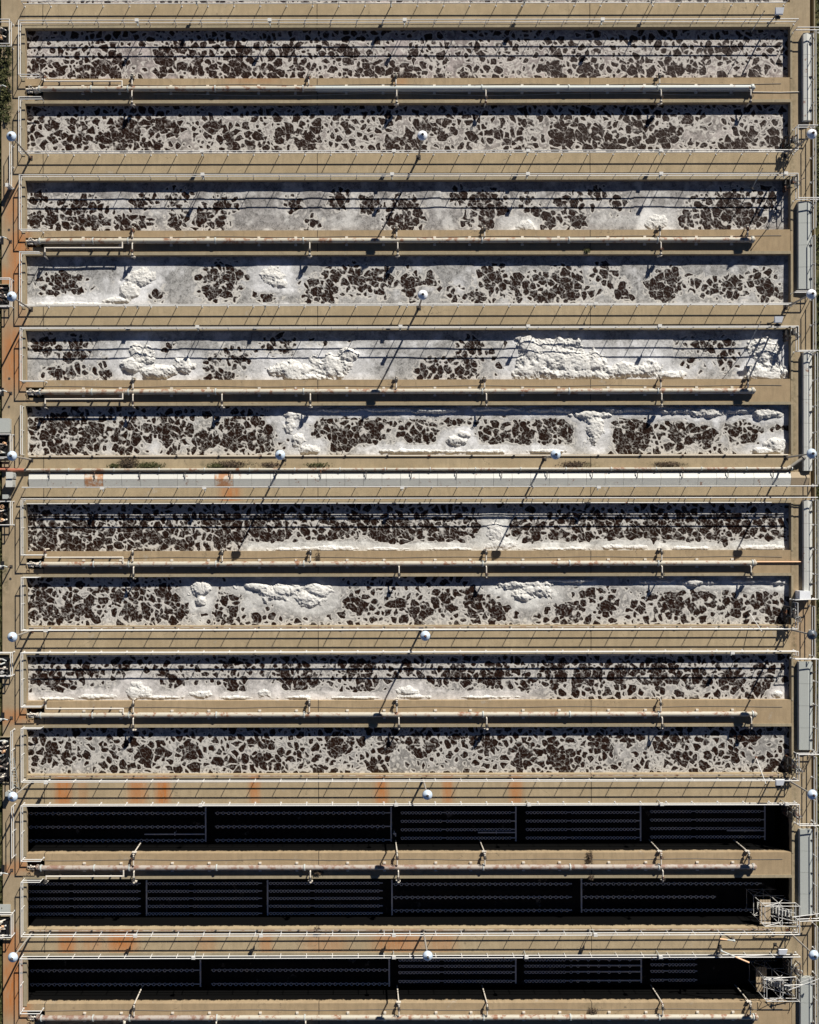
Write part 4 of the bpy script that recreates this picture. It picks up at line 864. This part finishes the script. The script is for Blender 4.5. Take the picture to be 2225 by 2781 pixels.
rod((2137,2693),1.2,(2228,2659),1.7,'slanting white pole from the scaffold over the lower right cover','white',.045,'scaffold_tube')
rod((2168,2673),1.2,(2212,2655),1.6,'shorter slanting white pole over the lower right cover','white',.04,'scaffold_tube')
rod((2148,2595),1.0,(2146,2690),.6,'thin upright-looking white pole over the end of the third empty tank','white',.03,'scaffold_tube')
rod((1990,2601),.9,(2110,2594),1.2,'thin white pole lying on the rail above the third empty tank','white',.035,'scaffold_tube')

# ------------------------------------------------------------------ left edge: valve pits, standpipes, cabinets
PITS = [(72,118,'topmost'),(772,829,'second'),(1180,1250,'third'),(1363,1422,'fourth'),(1776,1834,'fifth'),(2000,2122,'long'),(2486,2548,'lowest')]
def valvepit(y0, y1, nm, k_):
    x0, x1 = wx(-26), wx(26); Y0, Y1 = wy(y1), wy(y0); yc = (Y0+Y1)/2
    e = thing('valve_pit', ((x0+x1)/2, yc, 0), '%s dark valve pit full of pipework on the left edge' % nm, 'pit', 'valve pits on the left edge')
    m = MB()
    m.box(x0,x1,Y0,Y1,.003,.012); m.build('pit_bottom', M['disc'], e)  # flat black sheet on the deck; its colour stands in for the pit's shaded depth
    m = MB(); fr = .07
    m.box(x0,x1,Y0-fr,Y0,.003,.14); m.box(x0,x1,Y1,Y1+fr,.003,.14); m.box(x1,x1+fr,Y0-fr,Y1+fr,.003,.141); m.build('rim', M['kerb'], e)
    rs = random.Random(k_); L = Y1-Y0
    for j in range(max(3, int(L/.45))):
        yy = Y0+.2+(L-.4)*(j+.5)/max(3, int(L/.45)); m = MB(); xa = x0+.2; xb = x1-rs.uniform(.1,.5)
        z = rs.uniform(.15,.4); m.path([(xa,yy,z),(xb-.3,yy+rs.uniform(-.2,.2),z),(xb,yy+rs.uniform(-.2,.2),.05)], rs.uniform(.05,.09), 8)
        pp = m.build('pipe', M[rs.choice(['small_pipe','rusty_pipe','grey_pipe','dark_metal'])], e)
        m = MB(); xv = xa+(xb-xa)*rs.uniform(.5,.9); m.tube((xv,yy,z),(xv,yy,z+.35),.04,n=6); m.torus((xv,yy,z+.35),rs.uniform(.1,.17),.02,12,4); m.tube((xv-.1,yy,z),(xv+.1,yy,z),.12,n=8); m.build('valve', M[rs.choice(['white','dark_metal','small_pipe','orange'])], pp)
for k_, (a, b, nm) in enumerate(PITS): valvepit(a, b, nm, k_)
for k_, y in enumerate((243,650,1062,1533,1944,2358)):
    x, Y = wx(30), wy(y+4); e = thing('standpipe', (x, Y, 0), '%s standpipe from the top with a bent arm on the left gallery' % ORD[k_+1], 'standpipe', 'standpipes on the left gallery')
    m = MB(); m.tube((x,Y,0),(x,Y,1.05),.06,n=8); m.box(x-.14,x+.14,Y-.14,Y+.14,.002,.03); m.build('riser', M['dark_metal'], e)
    m = MB(); m.path([(x,Y,1.05),(x-.3,Y+.12,1.15),(x-.7,Y+.05,1.0),(x-.85,Y-.1,.3)], .05, 8); m.build('arm', M['grey_pipe'], e)
    m = MB(); m.ball((x-.62,Y+.05,1.05),.13); m.torus((x-.62,Y+.05,1.25),.12,.02,12,4); m.tube((x-.62,Y+.05,1.0),(x-.62,Y+.05,1.25),.03,n=6); m.build('valve', M['pale_metal'], e)
    m = MB(); m.box(x-.95,x-.62,Y-.25,Y+.5,.003,.02); m.build('hatch', M['disc'], e)
def cabinet(px0, px1, py0, py1, h, label, mat='pale_metal'):
    A = at(px0, py1, h); B = at(px1, py0, h); e = thing('cabinet', ((A[0]+B[0])/2, (A[1]+B[1])/2, 0), label, 'cabinet')
    m = MB(); m.box(A[0],B[0],A[1],B[1],.003,h); m.build('body', M[mat], e)
    m = MB(); m.box(A[0]-.03,B[0]+.03,A[1]-.03,B[1]+.03,h+.001,h+.04); m.build('roof', M[mat], e)
    m = MB(); m.box(B[0]+.001,B[0]+.02,A[1]+.08,B[1]-.08,.1,h-.1); d = m.build('door', M['grey_metal'], e)
    m = MB(); m.box(B[0]+.021,B[0]+.05,A[1]+.15,A[1]+.2,h*.5,h*.6); m.build('handle', M['dark_metal'], d)
cabinet(18,34,1281,1297,1.1,'upper pale cabinet of the pair left of the central channel cover'); cabinet(17,33,1300,1320,1.0,'lower pale cabinet of the pair left of the central channel cover')
cabinet(8,22,1342,1352,.7,'small grey cabinet below the pair on the left edge','grey_metal'); cabinet(-8,26,1135,1172,.6,'wide grey metal cabinet above the third valve pit','grey_metal'); cabinet(17,27,496,504,.9,'small white cabinet at the foot of the long rail on the left gallery','white')
cabinet(-30,26,2455,2478,.05,'pale flat steel lid above the lowest valve pit','grey_metal'); cabinet(14,26,2150,2160,.8,'grey cabinet beside the lamp left of the rust stained walkway','grey_metal')
# leaning ladder on the left beside the tenth tank
e = thing('ladder', (wx(36), wy(2090), 0), 'pale aluminium ladder leaning on the rail of the long pit on the left', 'ladder'); m = MB(); L0 = Vector((wx(44),wy(2140),.05)); L1 = Vector((wx(42),wy(2048),1.3))
for s_ in (-.22,.22): m2 = MB(); m2.tube(L0+Vector((s_,0,0)),L1+Vector((s_,0,0)),.03,n=6); m2.build('stile', M['grey_pipe'], e)
for t in range(11): p_ = L0.lerp(L1,(t+.5)/11); m2 = MB(); m2.tube(p_-Vector((.22,0,0)),p_+Vector((.22,0,0)),.018,n=5); m2.build('rung', M['grey_pipe'], e)

# manholes / drains on the gallery
for k_, (px, py, nm) in enumerate(((26,622,'third tank'),(26,1026,'fifth tank'),(25,1103,'sixth tank'),(28,1570,'eighth tank'))):
    x, Y = wx(px), wy(py); m = MB(); m.lathe([(.001,.012),(.06,.012),(.09,.02),(.11,.02),(.115,.002)], (x,Y,0), n=16); tag(m.build('floor_drain', M['dark_metal'], o=(x,Y,0)), 'small round drain on the left gallery beside the %s' % nm, 'drain', 'small drains on the left gallery')

# ------------------------------------------------------------------ weeds and scrub
def weeds(px, py, rx, ry, h, n, label, mat, name='weed_clump'):
    m = MB(); rs = random.Random(int(px*3+py))
    for j in range(n):
        u, v = rs.gauss(0,.45), rs.gauss(0,.45); x = wx(px)+u*rx/PPM; y = wy(py)+v*ry/PPM; z = rs.uniform(.0,h)*max(.15,1-(u*u+v*v)); L = rs.uniform(.05,.16)
        a = rs.uniform(0,6.28); t = rs.uniform(-.6,.8); d = Vector((math.cos(a)*math.cos(t),math.sin(a)*math.cos(t),math.sin(t)))*L; s_ = Vector((-math.sin(a),math.cos(a),rs.uniform(-.3,.3)))*L*.28
        p0 = Vector((x,y,max(.01,z))); m.add([p0, p0+d*.5+s_, p0+d, p0+d*.5-s_], [(0,1,2,3)])
    st = MB()
    for j in range(max(3,n//60)):
        x = wx(px)+rs.gauss(0,.35)*rx/PPM; y = wy(py)+rs.gauss(0,.35)*ry/PPM; st.tube((x,y,0),(x+rs.uniform(-.25,.25),y+rs.uniform(-.25,.25),h*rs.uniform(.6,1.1)),.012,.005,n=4)
    e = thing(name, (wx(px),wy(py),0), label, 'weed', 'weeds growing in the joints'); m.build('leaves', M[mat], e); st.build('stems', M['deadleaf'], e)
weeds(312,1264,16,6,.3,320,'low green weeds left of the dead bush beside the central channel','leaf'); weeds(350,1256,26,16,.5,900,'dark dead bush on the walkway above the central channel','deadleaf')
weeds(405,1263,38,8,.3,600,'yellow green weeds right of the dead bush above the central channel','leaf'); weeds(590,1264,30,7,.25,450,'green weeds beside the left lamp of the central walkway','leaf')
weeds(630,1260,45,10,.35,700,'dry brown weeds on the central walkway left of its first lamp','deadleaf'); weeds(735,1262,30,7,.25,350,'dry weeds under the left lamp of the central walkway','deadleaf')
weeds(862,1262,35,6,.2,300,'thin green weeds in the joint left of the middle of the central walkway','leaf')
weeds(1560,1262,36,8,.3,600,'dark weeds just right of the right lamp of the central walkway','deadleaf'); weeds(1815,1262,42,6,.25,500,'low dry weeds near the right end of the central walkway','deadleaf')
weeds(1596,682,10,8,.3,200,'small green weed on the second dividing wall','leaf'); weeds(1600,2330,8,16,.5,350,'tangled dry weed hanging over the upper side of the sixth dividing wall','deadleaf')
weeds(1603,2384,8,8,.3,220,'dry weed at the lower edge of the sixth dividing wall','deadleaf'); weeds(862,2368,14,8,.35,300,'dry weed below the rusty pipe on the sixth dividing wall','deadleaf'); weeds(1606,2750,14,10,.4,350,'dry star shaped weed at the bottom edge of the photo','deadleaf')
weeds(864,1520,6,20,.35,250,'dry weed in the joint of the fourth dividing wall','deadleaf'); weeds(860,2528,10,10,.3,250,'dry weed on the edge below the second empty tank','deadleaf')
# scrub beyond the galleries (uncountable)
def scrub(x0, x1, y0, y1, n, zb, label, seed):
    m = MB(); rs = random.Random(seed)
    for j in range(n//12):
        cx, cy = rs.uniform(x0,x1), rs.uniform(y0,y1); R_ = rs.uniform(3,9); hh = rs.uniform(.1,.45)
        for t in range(12):
            x = wx(cx+rs.gauss(0,.5)*R_); y = wy(cy+rs.gauss(0,.5)*R_)
            x = min(max(x, wx(x0)), wx(x1)); L = rs.uniform(.1,.3); a = rs.uniform(0,6.28); tt = rs.uniform(-.2,.9)
            d = Vector((math.cos(a)*math.cos(tt),math.sin(a)*math.cos(tt),math.sin(tt)))*L; s_ = Vector((-math.sin(a),math.cos(a),0))*L*.25; p0 = Vector((x,y,zb+rs.uniform(0,hh)))
            m.add([p0,p0+d*.5+s_,p0+d,p0+d*.5-s_],[(0,1,2,3)])
    tag(m.build('scrub', M['leaf']), label, 'scrub', kind='stuff')
scrub(2221,2262,-30,2820,9000,-.25,'dense low scrub growing along the right edge',1); scrub(-34,2,-30,2820,6000,-.25,'dry low scrub growing along the left edge',2); scrub(8,30,125,330,1200,-.01,'moss and low weeds on the upper left gallery',3)
